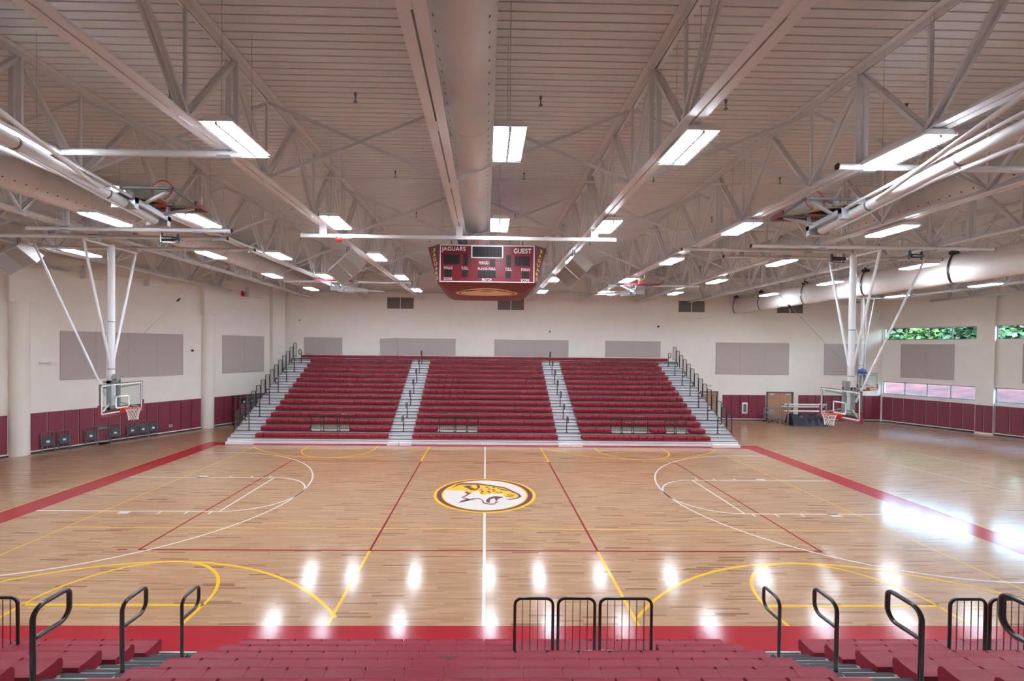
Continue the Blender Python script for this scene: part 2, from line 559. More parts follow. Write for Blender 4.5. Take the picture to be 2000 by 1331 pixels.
# ------------------------------------------------------------------ walls
T = 0.3
WALL_TOP = 9.68
struct(MB().box(-15.6, 30.9, FY, FY + T, 0, WALL_TOP), 'wall_far', 'wall')
struct(MB().box(-15.6, 30.9, FY + 0.15, FY + T + 0.15, WALL_TOP - 0.05, DECK_Z + 0.1), 'trim_1', 'wall')
struct(MB(LW).box(-0.2, 17.4, -T, 0, 0, WALL_TOP), 'wall_left', 'wall')
struct(MB(LW).box(-0.2, 17.4, -T - 0.15, -0.15, WALL_TOP - 0.05, DECK_Z + 0.1), 'trim_2', 'wall')
struct(MB().box(-23.8 - T, -23.8, NEAR_Y, 2.6, 0, DECK_Z + 0.1), 'wall_left_side', 'wall')
struct(MB().box(38.6, 38.6 + T, NEAR_Y, 3.1, 0, DECK_Z + 0.1), 'wall_right_side', 'wall')
struct(MB().box(-24.1, 38.9, NEAR_Y - T, NEAR_Y, 0, DECK_Z + 0.1), 'wall_near', 'wall')
# right wall with two window strips
RL = 16.55
bays = [(0.06, 5.05), (5.87, 10.85), (11.67, 16.3)]
mb = MB(RW)
for z0, z1 in ((0, 2.15), (3.1, 6.28), (7.2, WALL_TOP)):
    mb.box(-0.2, RL, -T, 0, z0, z1)
for z0, z1 in ((2.15, 3.1), (6.28, 7.2)):
    e = [-0.2] + [q for b in bays for q in b] + [RL]
    for i in range(0, len(e), 2):
        mb.box(e[i], e[i + 1], -T, 0, z0, z1)
struct(mb, 'wall_right', 'wall')
struct(MB(RW).box(-0.2, RL, -T - 0.15, -0.15, WALL_TOP - 0.05, DECK_Z + 0.1), 'trim_3', 'wall')
for i, (a, b) in enumerate(((5.05, 5.87), (10.85, 11.67))):
    struct(MB(RW).box(a, b, -0.05, 0.35, 0, WALL_TOP), 'wall_right_pier', 'wall')
wn = 0
for z0, z1 in ((6.28, 7.2), (2.15, 3.1)):
    for a, b in bays:
        wn += 1
        fr = MB(RW)
        fr.box(a, b, -0.2, -0.12, z0, z0 + 0.05).box(a, b, -0.2, -0.12, z1 - 0.05, z1)
        fr.box(a, a + 0.05, -0.2, -0.12, z0, z1).box(b - 0.05, b, -0.2, -0.12, z0, z1)
        wo = fr.build('window_%d%s' % (wn, '_offscreen' if a > 11 else ''), 'alumframe')
        wo['kind'] = 'structure'
        n = 4
        for i in range(n):
            p0 = a + 0.05 + (b - a - 0.1) * i / n
            p1 = a + 0.05 + (b - a - 0.1) * (i + 1) / n
            MB(RW).box(p0, p1, -0.165, -0.155, z0 + 0.04, z1 - 0.04).build('pane', 'pane', wo)
            if i:
                MB(RW).box(p0 - 0.025, p0 + 0.025, -0.2, -0.12, z0, z1).build('mullion', 'alumframe', wo)
        MB(RW).box(a, b, -0.12, 0.03, z0 - 0.03, z0).build('window_sill', 'white', wo)

# left wall columns: round shaft below a square capital, bulkhead beam above
for s in (3.14, 11.63):
    c = LW @ Vector((s, 0.06, 0))
    mb = MB().lathe([(0.36, 0.0), (0.36, 7.32)], 28, c)
    o = mb.build('wall_left_column', 'wall'); o['kind'] = 'structure'
    MB(LW).box(s - 0.42, s + 0.42, -0.02, 0.46, 7.3, 9.12).build('capital', 'wall', o)
struct(MB(LW).box(15.95, 16.9, -0.02, 0.35, 0, WALL_TOP), 'wall_left_pier', 'wall')
struct(MB(LW).box(-0.1, 17.2, -0.02, 0.22, 9.1, WALL_TOP), 'trim_4', 'wall')
for s, wdt in ((5.8, 0.8), (8.6, 0.8), (14.6, 1.1)):
    t = thing('wall_duct_box', 'short white box duct under the beam of the chair-lined wall', 'duct', LW @ Vector((s, 0.2, 8.75)), 0, 'box ducts under the wall beam')
    MB(LW).box(s - wdt / 2, s + wdt / 2, 0.0, 0.5, 8.75, 9.35).build('casing', 'wall', t)
    MB(LW).box(s - wdt / 2 - 0.03, s - wdt / 2 + 0.03, -0.01, 0.53, 8.72, 9.38).build('flange', 'steel', t)
# far wall head beam
struct(MB().box(-15.3, 30.7, FY - 0.12, FY + 0.02, 9.42, 9.6), 'trim_5', 'steel')

# baseboards
def base(xf, a, b, nm, off=0.0):
    struct(MB(xf).box(a, b, 0, 0.03 + off, 0, 0.07), 'baseboard_' + nm, 'nosing_and_shadow')
    struct(MB(xf).box(a, b, 0, 0.055 + off, 0.07, 0.125), 'baseboard_' + nm + '_cap', 'white')
base(LW, 0.05, 17.1, 'left', 0.02)
base(RW, 0.05, 16.5, 'right', 0.02)
base(FWL, 18.1, 21.55, 'far', 0.02)
base(FWL, 23.7, 30.45, 'far_corner', 0.02)

# ------------------------------------------------------------------ wall pads: one run per stretch, a pad per panel
def pads(xf, a, b, label, n=None, z1=1.95, off=0.0):
    t = thing('wall_padding', label, 'wall pad', xf @ Vector(((a + b) / 2, 0.05 + off, 0.13)))
    n = n or max(1, round((b - a) / 0.61))
    wdt = (b - a) / n
    for i in range(n):
        p, q = a + i * wdt + 0.006, a + (i + 1) * wdt - 0.006
        e = 0.02
        mb = MB(xf)
        v = [(p, off, 0.13), (q, off, 0.13), (q, off, z1), (p, off, z1), (p + e, off + 0.06, 0.13 + e), (q - e, off + 0.06, 0.13 + e), (q - e, off + 0.06, z1 - e), (p + e, off + 0.06, z1 - e)]
        mb._add(v, [(0, 3, 2, 1), (4, 5, 6, 7), (0, 1, 5, 4), (1, 2, 6, 5), (2, 3, 7, 6), (3, 0, 4, 7)])
        mb.build('pad', 'pad', t)
    return t
pads(LW, 0.4, 2.76, 'maroon wall pads before the first round column')
pads(LW, 3.52, 11.25, 'maroon wall pads behind the leaning chairs between round columns')
pads(LW, 12.0, 15.9, 'maroon wall pads between round column and bleacher corner')
pads(FWL, 18.2, 21.55, 'maroon wall pads holding the white cabinet beside double door')
pads(FWL, 24.1, 30.5, 'maroon wall pads on far wall beside window corner', z1=1.98)
pads(RW, 0.05, 5.03, 'dark maroon wall pads under the first window strip', z1=1.91)
pads(RW, 5.06, 5.86, 'maroon pads wrapping the square wall pier', 2, z1=1.91, off=0.35)
pads(RW, 5.9, 10.83, 'dark maroon wall pads past the square pier', z1=1.91)
pads(RW, 11.7, 16.4, 'dark maroon wall pads far along the window wall', z1=1.91)

# ------------------------------------------------------------------ acoustic panels
def acoustic(xf, cuts, z0, z1, label, tilt=None):
    t = thing('acoustic_panel', label, 'wall panel', xf @ Vector(((cuts[0] + cuts[-1]) / 2, 0.0, z0)), 0, 'taupe acoustic wall panels')
    for i in range(len(cuts) - 1):
        a, b = cuts[i] + 0.004, cuts[i + 1] - 0.004
        mb = MB(xf)
        if tilt and i == 0:
            k = tilt
            v = [(a + 0.03, 0, z0 - 0.1), (b - 0.02, 0, z0 - 0.02), (b - 0.05, 0, z1 + 0.03), (a, 0, z1 - 0.07)]
            v = v + [(x, 0.12, zz) for x, _, zz in v]
            mb._add(v, [(0, 3, 2, 1), (4, 5, 6, 7), (0, 1, 5, 4), (1, 2, 6, 5), (2, 3, 7, 6), (3, 0, 4, 7)])
        else:
            mb.box(a, b, 0, 0.05, z0, z1)
        mb.build('panel', 'acoustic', t)
acoustic(LW, [4.59, 6.0, 7.4, 8.8, 10.2], 3.5, 6.0, 'wide taupe acoustic panel above the leaning chairs')
acoustic(LW, [12.57, 14.03, 15.49], 3.48, 6.03, 'square taupe acoustic panel between column and far corner')
acoustic(FWL, [-13.75, -12.3, -10.88], 4.75, 6.03, 'short taupe acoustic panel above top bleacher row by corner')
acoustic(FWL, [-8.04, -6.69, -4.5, -2.31], 4.75, 6.03, 'taupe acoustic panel with one end board hanging crooked', 1)
acoustic(FWL, [0.62, 1.97, 3.41, 6.28], 4.75, 6.01, 'taupe acoustic panel with two seams over centre bleacher section')
acoustic(FWL, [9.1, 11.2, 13.35], 4.75, 6.0, 'taupe acoustic panel over the far end of top row')
acoustic(FWL, [17.63, 19.5, 21.4, 23.3], 3.52, 5.97, 'large taupe acoustic panel above the double door')
acoustic(FWL, [26.05, 27.6, 29.28], 3.55, 5.96, 'taupe acoustic panel on far wall behind the side hoop')
acoustic(RW, [1.1, 2.5, 3.95], 3.47, 5.96, 'taupe acoustic panel between the two window strips')
acoustic(RW, [7.0, 8.4, 9.8], 3.47, 5.96, 'taupe acoustic panel past the square pier')

# ------------------------------------------------------------------ wall vents
for x in (-6.52, 1.85, 15.7, 23.75 - 0.45):
    lab = {-6.52: 'louvered wall vent above the crooked acoustic panel', 1.85: 'louvered wall vent below the scoreboard on far wall',
           15.7: 'louvered wall vent left of the rolled curtain', 23.3: 'louvered wall vent partly behind the rolled curtain'}[round(x, 2)]
    t = thing('wall_vent', lab, 'vent', (x, FY, 8.27), 0, 'louvered vents on the far wall')
    MB(FWL).box(x - 1.03, x + 1.03, 0.0, 0.02, 8.24, 9.14).build('back_plate', 'louver', t)
    fr = MB(FWL)
    for a, b in ((-1.05, -1.0), (-0.03, 0.03), (1.0, 1.05)):
        fr.box(x + a, x + b, 0, 0.06, 8.22, 9.16)
    fr.box(x - 1.05, x + 1.05, 0, 0.06, 8.22, 8.27).box(x - 1.05, x + 1.05, 0, 0.06, 9.11, 9.16)
    fr.build('vent_frame', 'wall', t)
    for h in (-1, 1):
        lv = MB(FWL)
        for i in range(14):
            c = x + h * 0.515 - 0.47 + i * 0.07
            lv.box(c - 0.012, c + 0.012, 0.015, 0.05, 8.27, 9.11)
        lv.build('louvers', 'louver', t)['kind'] = 'stuff'

# ------------------------------------------------------------------ doors on the far wall
def door(x0, x1, n, leafs=2):
    fr = MB(FWL).box(x0 - 0.08, x0, 0, 0.1, 0, 2.22).box(x1, x1 + 0.08, 0, 0.1, 0, 2.22).box(x0 - 0.08, x1 + 0.08, 0, 0.1, 2.14, 2.22)
    o = fr.build('door_%d' % n, 'grey')
    o['kind'] = 'structure'
    wdt = (x1 - x0) / leafs
    for i in range(leafs):
        a, b = x0 + i * wdt + 0.01, x0 + (i + 1) * wdt - 0.03
        d = MB(FWL).box(a, b, 0.0, 0.045, 0.01, 2.13).build('door_leaf', 'wood_door', o)
        MB(FWL).box(a + 0.05, b - 0.05, 0.045, 0.05, 0.06, 0.3).build('kick_plate', 'zinc', d)
        MB(FWL).box(a + 0.08, b - 0.12, 0.045, 0.1, 1.0, 1.06).build('push_bar', 'zinc', d)
        cx = a + 0.12 if i == 0 else b - 0.45
        MB(FWL).box(cx, cx + 0.33, 0.045, 0.11, 2.0, 2.07).build('door_closer', 'white', d)
    return o
door(21.68, 23.58, 1)
door(16.55, 17.75, 2, 1)

# small fittings on walls
def plate(xf, s, zc, wd, ht, mt, name, label, cat, depth=0.03, off=0.0, inner=None):
    t = thing(name, label, cat, xf @ Vector((s, off, zc - ht / 2)))
    MB(xf).box(s - wd / 2, s + wd / 2, off, off + depth, zc - ht / 2, zc + ht / 2).build('plate', mt, t)
    if inner:
        MB(xf).box(s - wd * 0.28, s + wd * 0.28, off + depth, off + depth + 0.012, zc - ht * 0.36, zc + ht * 0.36).build('insert', inner, t)
    return t
plate(FWL, 19.9, 0.95, 0.42, 0.85, 'white', 'wall_cabinet', 'white framed wall cabinet set into the maroon pads', 'cabinet', 0.04, 0.06, 'grey')
plate(FWL, 17.2, 2.65, 0.5, 0.22, 'white', 'exit_sign', 'small white sign above the door by bleacher end', 'sign', 0.05, 0, 'emblem')
plate(FWL, -14.1, 7.3, 0.1, 0.1, 'grey', 'wall_sensor', 'tiny grey sensor high on far wall by corner', 'sensor')
plate(FWL, 4.85, 6.66, 0.1, 0.16, 'grey', 'wall_sensor', 'tiny grey sensor above centre acoustic panel', 'sensor')
plate(FWL, 13.16, 7.14, 0.14, 0.14, 'black', 'wall_sensor', 'small black sensor above far end of bleachers', 'sensor')
plate(LW, 9.51, 0.45, 0.16, 0.16, 'white', 'wall_outlet', 'white outlet plate low on maroon pads beside chairs', 'outlet', 0.02, 0.06, 'grey')
plate(LW, 10.74, 5.0, 0.14, 0.14, 'black', 'wall_sensor', 'small black sensor beside the wide acoustic panel', 'sensor')
plate(RW, 7.6, 1.0, 0.26, 0.3, 'zinc', 'wall_outlet', 'square metal plate in pads past the square pier', 'outlet', 0.02, 0.06, 'white')
t = thing('emergency_light', 'white emergency light on wall beside first round column', 'light', LW @ Vector((4.08, 0, 4.36)))
MB(LW).box(3.95, 4.2, 0, 0.12, 4.36, 4.46).build('housing', 'white', t)
for s in (3.88, 4.27):
    MB(LW).box(s - 0.07, s + 0.07, 0.05, 0.17, 4.37, 4.45).build('lamp_head', 'white', t)
t = thing('alarm_beacon', 'small red rounded beacon high on wall near far corner', 'alarm', LW @ Vector((13.75, 0.25, 8.75)))
c = LW @ Vector((13.75, 0.33, 8.9))
MB().lathe([(0.02, -0.2), (0.1, -0.15), (0.13, -0.02), (0.09, 0.1), (0.02, 0.16)], 14, c).build('dome', 'red', t)
MB(LW).box(13.7, 13.8, 0.2, 0.3, 8.96, 9.08).build('bracket', 'red', t)

# ------------------------------------------------------------------ ceiling deck, one object per rib
ceil = struct(MB().box(-24.2, 39.0, NEAR_Y - 0.3, FY + 0.5, DECK_Z + 0.07, DECK_Z + 0.17), 'ceiling', 'deckgap')
strip = MB()
prof = [(-0.091, 0.07), (-0.091, 0.008), (-0.085, 0.0), (0.085, 0.0), (0.091, 0.008), (0.091, 0.07)]
strip.prism(prof, 63.0, 'x', -24.1)
smesh = strip.mesh('deck_strip', 'deck')
y = NEAR_Y
off = Vector(ceil['_at'])
while y < FY + 0.3:
    inst('deck_strip', smesh, ceil, Vector((0, y, DECK_Z)) - off)
    y += 0.2032

# ------------------------------------------------------------------ roof trusses
PX0, DXT, PAN = -0.85, 4.09, 2.64
YT0 = -7.42
ZT, ZB = 10.80, 9.03
def wall_y(x):
    """far end of a truss at x"""
    if x < -15.2:
        return 4.9 + (x + 22.4) / 0.577
    if x > 30.6:
        return 17.35 - (x - 30.6) / 0.555
    return FY
def angle_pair(a, b, up_, wdt=0.15, leg=0.13, th=0.016, gap=0.03):
    """two L sections side by side along Y, flange at z=0, leg pointing up_ (+1/-1)"""
    mb = MB()
    for s in (-1, 1):
        x0, x1 = sorted((s * gap / 2, s * (gap / 2 + wdt)))
        z0, z1 = sorted((0, up_ * th))
        mb.box(x0, x1, a, b, z0, z1)
        x0, x1 = sorted((s * gap / 2, s * (gap / 2 + th)))
        z0, z1 = sorted((up_ * th, up_ * leg))
        mb.box(x0, x1, a, b, z0, z1)
    return mb
def pair(p, q, wd, th, gap):
    mb = MB()
    for s in (-1, 1):
        o = Vector((s * (gap / 2 + wd / 2), 0, 0))
        mb.bar(Vector(p) + o, Vector(q) + o, wd, th, (0, 1, 0) if abs(p[1] - q[1]) < 1e-4 else (0, 0, 1))
    return mb
hz = ZT - ZB
d_up = pair((0, 0, 0.02), (0, PAN / 2, hz), 0.055, 0.06, 0.05).mesh('diagonal', 'steel')
d_dn = pair((0, 0, hz), (0, PAN / 2, 0.02), 0.055, 0.06, 0.05).mesh('diagonal', 'steel')
v_thin = MB().bar((0, 0, 0.02), (0, 0, hz), 0.05, 0.05).mesh('vertical', 'steel')
v_thick = pair((0, 0, 0.02), (0, 0, hz), 0.09, 0.05, 0.06).mesh('vertical', 'steel')
gus = MB().box(-0.012, 0.012, -0.16, 0.16, -0.1, 0.1).mesh('gusset', 'steel')
DEFAULT_T = 'white steel roof truss spanning from near wall to far wall'
TL = {-4: 'white steel roof truss ending on the chair-lined wall', 0: 'white steel roof truss running beside the central round duct',
      -1: 'white steel roof truss holding the scoreboard beam on bench-chair side', 1: 'white steel roof truss holding the scoreboard beam on window side',
      -3: 'white steel roof truss next to the duct on chair side', 3: 'white steel roof truss next to the duct on window side',
      -5: 'white steel roof truss ending on chair-lined wall before first column', -2: 'white steel roof truss beside the folded hoops on chair side',
      2: 'white steel roof truss right above the folded hoops on window side', 6: 'white steel roof truss above the side hoop by window corner',
      7: 'white steel roof truss between side hoop and window wall', 8: 'white steel roof truss ending on the window wall',
      4: 'white steel roof truss just inside the rolled divider curtain', 5: 'white steel roof truss just beyond the rolled divider curtain'}
cross_ys = [YT0 + PAN / 2 + 2 * PAN * k for k in range(-2, 5)]
for k in range(-5, 9):
    x = PX0 + DXT * k
    ye = min(FY, wall_y(x)) - 0.05
    ya = NEAR_Y + 0.05
    t = thing('roof_truss', TL.get(k, DEFAULT_T), 'truss', (x, 0, ZB), 0, 'white steel roof trusses')
    o = angle_pair(ya, ye, 1).build('bottom_chord', 'steel', t, local=True); o.location = (0, 0, -0.03)
    o = angle_pair(ya, ye, -1).build('top_chord', 'steel', t, local=True); o.location = (0, 0, DECK_Z - ZB - 0.002)
    n0 = math.ceil((ya - YT0) / PAN)
    n1 = math.floor((ye - YT0) / PAN)
    for i in range(n0, n1 + 1):
        yt = YT0 + PAN * i
        if yt - PAN / 2 > ya:
            inst('diagonal', d_up, t, (0, yt - PAN / 2, 0))
        if yt + PAN / 2 < ye:
            inst('diagonal', d_dn, t, (0, yt, 0))
            inst('vertical', v_thin, t, (0, yt + PAN / 2, 0))
            inst('gusset', gus, t, (0, yt + PAN / 2, 0.05))
        if i % 2 == 0:
            inst('vertical', v_thick, t, (0, yt, 0))
    # cross braces to the next truss
    if k < 8:
        for yb in cross_ys:
            if yb > min(ye, wall_y(x + DXT)) - 0.3:
                continue
            for a, b in ((hz - 0.05, 0.08), (0.08, hz - 0.05)):
                MB().bar((0.05, yb, a), (DXT - 0.05, yb + (0.04 if a < b else -0.04), b), 0.012, 0.075, (0, 0, 1)).build('cross_brace', 'steel', t, local=True)

# ------------------------------------------------------------------ sprinkler lines, hoop support pipes
for yy, lab in ((-7.8, 'thin white sprinkler pipe crossing trusses nearest the bleacher rails'), (-2.5, 'thin white sprinkler pipe crossing trusses in front of the scoreboard'),
                (2.75, 'thin white sprinkler pipe crossing trusses behind the scoreboard'), (8.0, 'thin white sprinkler pipe crossing trusses above the far bleachers')):
    if yy == -7.8:
        continue
    t = thing('sprinkler_pipe', lab, 'pipe', (0, yy, 10.5))
    x0, x1 = (-19.5, 34.0)
    MB().tube([(x0, yy, 10.5), (x1, yy, 10.5)], 0.03, 8).build('pipe', 'steel', t)
    for k in range(-4, 8):
        xx = PX0 + DXT * k
        MB().tube([(xx + 0.5, yy, 10.5), (xx + 0.5, yy, 10.97)], 0.008, 5).build('hanger_rod', 'steel', t)
for ix, xx in enumerate((-7.0, -2.95, 1.15, 5.3, 9.4)):
    for iy, yy in enumerate((-6.2, -1.95, 2.3, 6.6)):
        t = thing('ceiling_sprinkler', 'tiny brass-dark sprinkler head under the ceiling deck', 'sprinkler', (xx, yy, 10.75), 0, 'sprinkler heads on the deck')
        MB().lathe([(0.05, 0), (0.05, 0.01), (0.015, 0.03), (0.015, 0.13), (0.03, 0.15), (0.03, 0.215)], 8).build('deflector', 'grey', t, local=True)

PIPES = [(-11.2, -4.15, -7.66, 'white support pipe clamped under trusses behind the folded hoop on chair side'),
         (6.75, 12.2, -7.58, 'white support pipe clamped under trusses behind the folded hoop on window side'),
         (-14.3, -8.0, -2.13, 'white support pipe with black end cap under trusses beside chair-side winch'),
         (6.9, 13.0, -0.52, 'white support pipe under trusses beside window-side winch'),
         (-17.9, -8.7, -1.15, 'white support pipe carrying chair-side hoop frame, nearer of two'),
         (-17.9, -8.7, 0.58, 'white support pipe carrying chair-side hoop frame, further of two'),
         (9.0, 17.4, -1.15, 'white support pipe carrying window-side hoop frame, nearer of two'),
         (9.0, 17.4, 0.58, 'white support pipe carrying window-side hoop frame, further of two'),
         (-11.2, -4.15, 8.4, 'white support pipe over far bleachers on chair side'),
         (6.75, 11.9, 8.4, 'white support pipe over far bleachers on window side'),
         (19.3, 28.0, 12.6, 'white support pipe carrying the side hoop by window corner')]
for x0, x1, yy, lab in PIPES:
    t = thing('support_pipe', lab, 'pipe', ((x0 + x1) / 2, yy, 8.85), 0, 'hoop support pipes')
    MB().tube([(x0, yy, 8.93), (x1, yy, 8.93)], 0.06, 12).build('pipe', 'steel', t)
    for e, sg in ((x0, -1), (x1, 1)):
        MB().tube([(e, yy, 8.93), (e + sg * 0.02, yy, 8.93)], 0.064, 12).build('end_cap', 'black', t)
    k0 = math.ceil((x0 - PX0) / DXT)
    while PX0 + DXT * k0 < x1:
        xx = PX0 + DXT * k0
        MB().box(xx - 0.12, xx + 0.12, yy - 0.05, yy + 0.05, 8.84, 9.04).build('clamp', 'zinc', t)
        k0 += 1
t = thing('scoreboard_beam', 'long white beam under trusses in front of the scoreboard', 'beam', (-0.9, -2.7, 8.6))
MB().box(-5.6, 3.9, -2.75, -2.65, 8.62, 8.72).build('beam', 'steel', t)
for xx in (-4.94, -0.85, 3.24):
    MB().box(xx - 0.1, xx + 0.1, -2.74, -2.66, 8.71, 9.05).build('clamp', 'steel', t)

# ------------------------------------------------------------------ round ducts
for xx, ye, lab in ((-0.36, 13.0, 'round white perforated duct running above the scoreboard'),
                    (-12.4, 14.5, 'round white perforated duct above the chair-side hoop'),
                    (12.5, 15.0, 'round white perforated duct above the window-side hoop')):
    t = thing('air_duct', lab, 'duct', (xx, 0, 9.3))
    rr = 0.46
    MB().tube([(xx, NEAR_Y + 0.6, 9.78), (xx, ye, 9.78)], rr, 32).build('duct_body', 'duct', t)
    sb = -15.0
    while sb < ye:
        MB().tube([(xx, sb, 9.78), (xx, sb + 0.02, 9.78)], rr + 0.004, 32).build('seam_band', 'duct', t)
        sb += 3.66
    hb = MB()
    yy = -13.0
    while yy < ye - 0.2:
        for a in (-40, -140):
            ca, sa = math.cos(R(a)), math.sin(R(a))
            c = Vector((xx + ca * (rr + 0.002), yy, 9.78 + sa * (rr + 0.002)))
            tx = Vector((-sa, 0, ca)) * 0.018
            ty = Vector((0, 0.018, 0))
            hb.face([c - tx - ty, c + tx - ty, c + tx + ty, c - tx + ty])
        yy += 0.28
    tag(hb.build('perforations', 'hole', t), kind='stuff')

# ------------------------------------------------------------------ light fixtures
def make_light():
    t = thing('light_fixture', 'white rectangular high bay fluorescent light hanging level with the truss bottoms', 'light', (0, 0, 0), 0, 'high bay lights under the roof')
    hs = MB()
    pr = [(-0.26, 0.0), (-0.255, -0.012), (0.255, -0.012), (0.26, 0.0), (0.18, 0.075), (-0.18, 0.075)]
    hs.prism([(-0.26, 0.0), (0.26, 0.0), (0.19, 0.08), (-0.19, 0.08)], 1.2, 'y', -0.6)
    hs.build('housing', 'white', t, local=True)
    rim = MB().box(-0.265, -0.25, -0.61, 0.61, -0.02, 0.01).box(0.25, 0.265, -0.61, 0.61, -0.02, 0.01)
    rim.box(-0.265, 0.265, -0.615, -0.6, -0.02, 0.01).box(-0.265, 0.265, 0.6, 0.615, -0.02, 0.01)
    MB().box(-0.02, 0.02, -0.6, 0.6, -0.056, 0.0).build('centre_channel', 'grey', t, local=True)
    rim.build('rim', 'white', t, local=True)
    for s in (-1, 1):
        x0, x1 = sorted((s * 0.028, s * 0.246))
        MB().prism([(x0, -0.002), (x1, -0.002), (x1 - 0.03, -0.05), (x0 + 0.03, -0.05)], 1.17, 'y', -0.585).build('lamp', 'lens', t, local=True)
    wg = MB()
    for i in range(25):
        yy = -0.6 + i * 0.05
        wg.box(-0.255, 0.255, yy - 0.002, yy + 0.002, -0.064, -0.06)
    tag(wg.build('wire_guard', 'grey', t, local=True), kind='stuff')
    MB().tube([(0, -0.45, 0.07), (0, -0.45, 2.09)], 0.005, 4).build('hanger_wire', 'zinc', t, local=True)
    MB().tube([(0, 0.45, 0.07), (0, 0.45, 2.09)], 0.005, 4).build('hanger_wire', 'zinc', t, local=True)
    return t
def copy_tree(o, parent=None):
    c = o.copy()
    COL.objects.link(c)
    c.parent = parent
    for ch in list(o.children):
        copy_tree(ch, c)
    return c
LIGHTS = []
for yy in (-8.38, -3.43, 1.3, 6.2, 11.05):
    for xx in (-10.75, -8.13, -4.3, 0.34, 3.44, 7.3, 11.7):
        LIGHTS.append(({6.2: 7.15, 11.05: 7.22}.get(yy, xx) if xx == 7.3 else xx, yy))
for yy in (-8.38, -3.43, 1.28):
    LIGHTS.append((-15.7, yy))
for yy in (-8.38, -3.43, 1.65, 6.25, 11.1):
    for xx in (17.6, 21.9, 25.7):
        LIGHTS.append((xx, yy))
def in_frame(xx, yy):
    """does any corner of a fixture here fall inside the picture"""
    for dx in (-0.27, 0.27):
        for dy in (-0.62, 0.62):
            d = Vector((xx + dx, yy + dy, 8.9)) - camo.matrix_world.translation
            dep = d.dot(fw)
            if dep > 0.1 and 0 <= CX + FPX * d.dot(r2) / dep <= 2000 and 0 <= CY - FPX * d.dot(u2) / dep <= 1331:
                return True
    return False
lt = make_light()
for i, (xx, yy) in enumerate(LIGHTS):
    o = lt if i == 0 else copy_tree(lt)
    o.location = (xx, yy, 8.89)
    o.name = 'light_fixture' if in_frame(xx, yy) else 'light_fixture_offscreen'

# ------------------------------------------------------------------ scoreboard
SB = Vector((0.0, 0.0, 7.17))
sb = thing('scoreboard', 'maroon four-sided scoreboard hanging over centre court', 'scoreboard', SB)
YF = -1.80
ZTOP, ZBOT = 8.68, 7.47
top = [(-1.56, YF), (1.56, YF), (1.97, -1.36), (1.97, 1.36), (1.56, -YF), (-1.56, -YF), (-1.97, 1.36), (-1.97, -1.36)]
bot = [(-1.55, YF + 0.03), (1.55, YF + 0.03), (1.63, -1.68), (1.63, 1.68), (1.55, -YF - 0.03), (-1.55, -YF - 0.03), (-1.63, 1.68), (-1.63, -1.68)]
mb = MB()
n = 8
vs = [(x, y, ZTOP) for x, y in top] + [(x, y, ZBOT) for x, y in bot]
fs = [tuple(range(8)), tuple(range(8, 16))[::-1]] + [(i, (i + 1) % 8, 8 + (i + 1) % 8, 8 + i) for i in range(8)]
mb._add(vs, fs)
mb.build('cabinet', 'board_dark', sb)
# canopy below
mb = MB()
rings = [([(x, y) for x, y in bot], ZBOT), ([(x * 0.93, y * 0.93) for x, y in bot], 7.36), ([(x * 0.8, y * 0.8) for x, y in bot], 7.24), ([(x * 0.5, y * 0.5) for x, y in bot], 7.17)]
vs = [(x, y, zz) for rg, zz in rings for x, y in rg]
fs = [tuple(range(24, 32))]
for r_ in range(3):
    fs += [(r_ * 8 + i, r_ * 8 + (i + 1) % 8, r_ * 8 + 8 + (i + 1) % 8, r_ * 8 + 8 + i) for i in range(8)]
mb._add(vs, fs)
can = mb.build('canopy', 'canopy', sb)
# emblem printed on the canopy's slope
def canopy_z(yy):
    pts = [(-1.77, 7.47), (-1.646, 7.36), (-1.416, 7.24), (-0.885, 7.17)]
    for (y0, z0), (y1, z1) in zip(pts, pts[1:]):
        if y0 <= yy <= y1:
            return z0 + (z1 - z0) * (yy - y0) / (y1 - y0)
    return 7.17
for nm, a, b, mt, dz in (('canopy_emblem', 1.05, 0.42, 'emblem', 0.006), ('canopy_emblem_ring', 0.95, 0.36, 'board_dark', 0.009), ('canopy_emblem_field', 0.88, 0.32, 'emblem', 0.012)):
    mb = MB()
    N = 36
    c0 = -1.16
    ringp = [(a * math.cos(2 * math.pi * i / N), c0 + b * math.sin(2 * math.pi * i / N)) for i in range(N)]
    cv = (0, c0, canopy_z(c0) - dz)
    for i in range(N):
        p, q = ringp[i], ringp[(i + 1) % N]
        mids = [(p[0] * f, c0 + (p[1] - c0) * f, canopy_z(c0 + (p[1] - c0) * f) - dz) for f in (0.33, 0.66, 1.0)]
        midq = [(q[0] * f, c0 + (q[1] - c0) * f, canopy_z(c0 + (q[1] - c0) * f) - dz) for f in (0.33, 0.66, 1.0)]
        mb.face([cv, mids[0], midq[0]])
        mb.face([mids[0], mids[1], midq[1], midq[0]])
        mb.face([mids[1], mids[2], midq[2], midq[1]])
    mb.build(nm, mt, can)
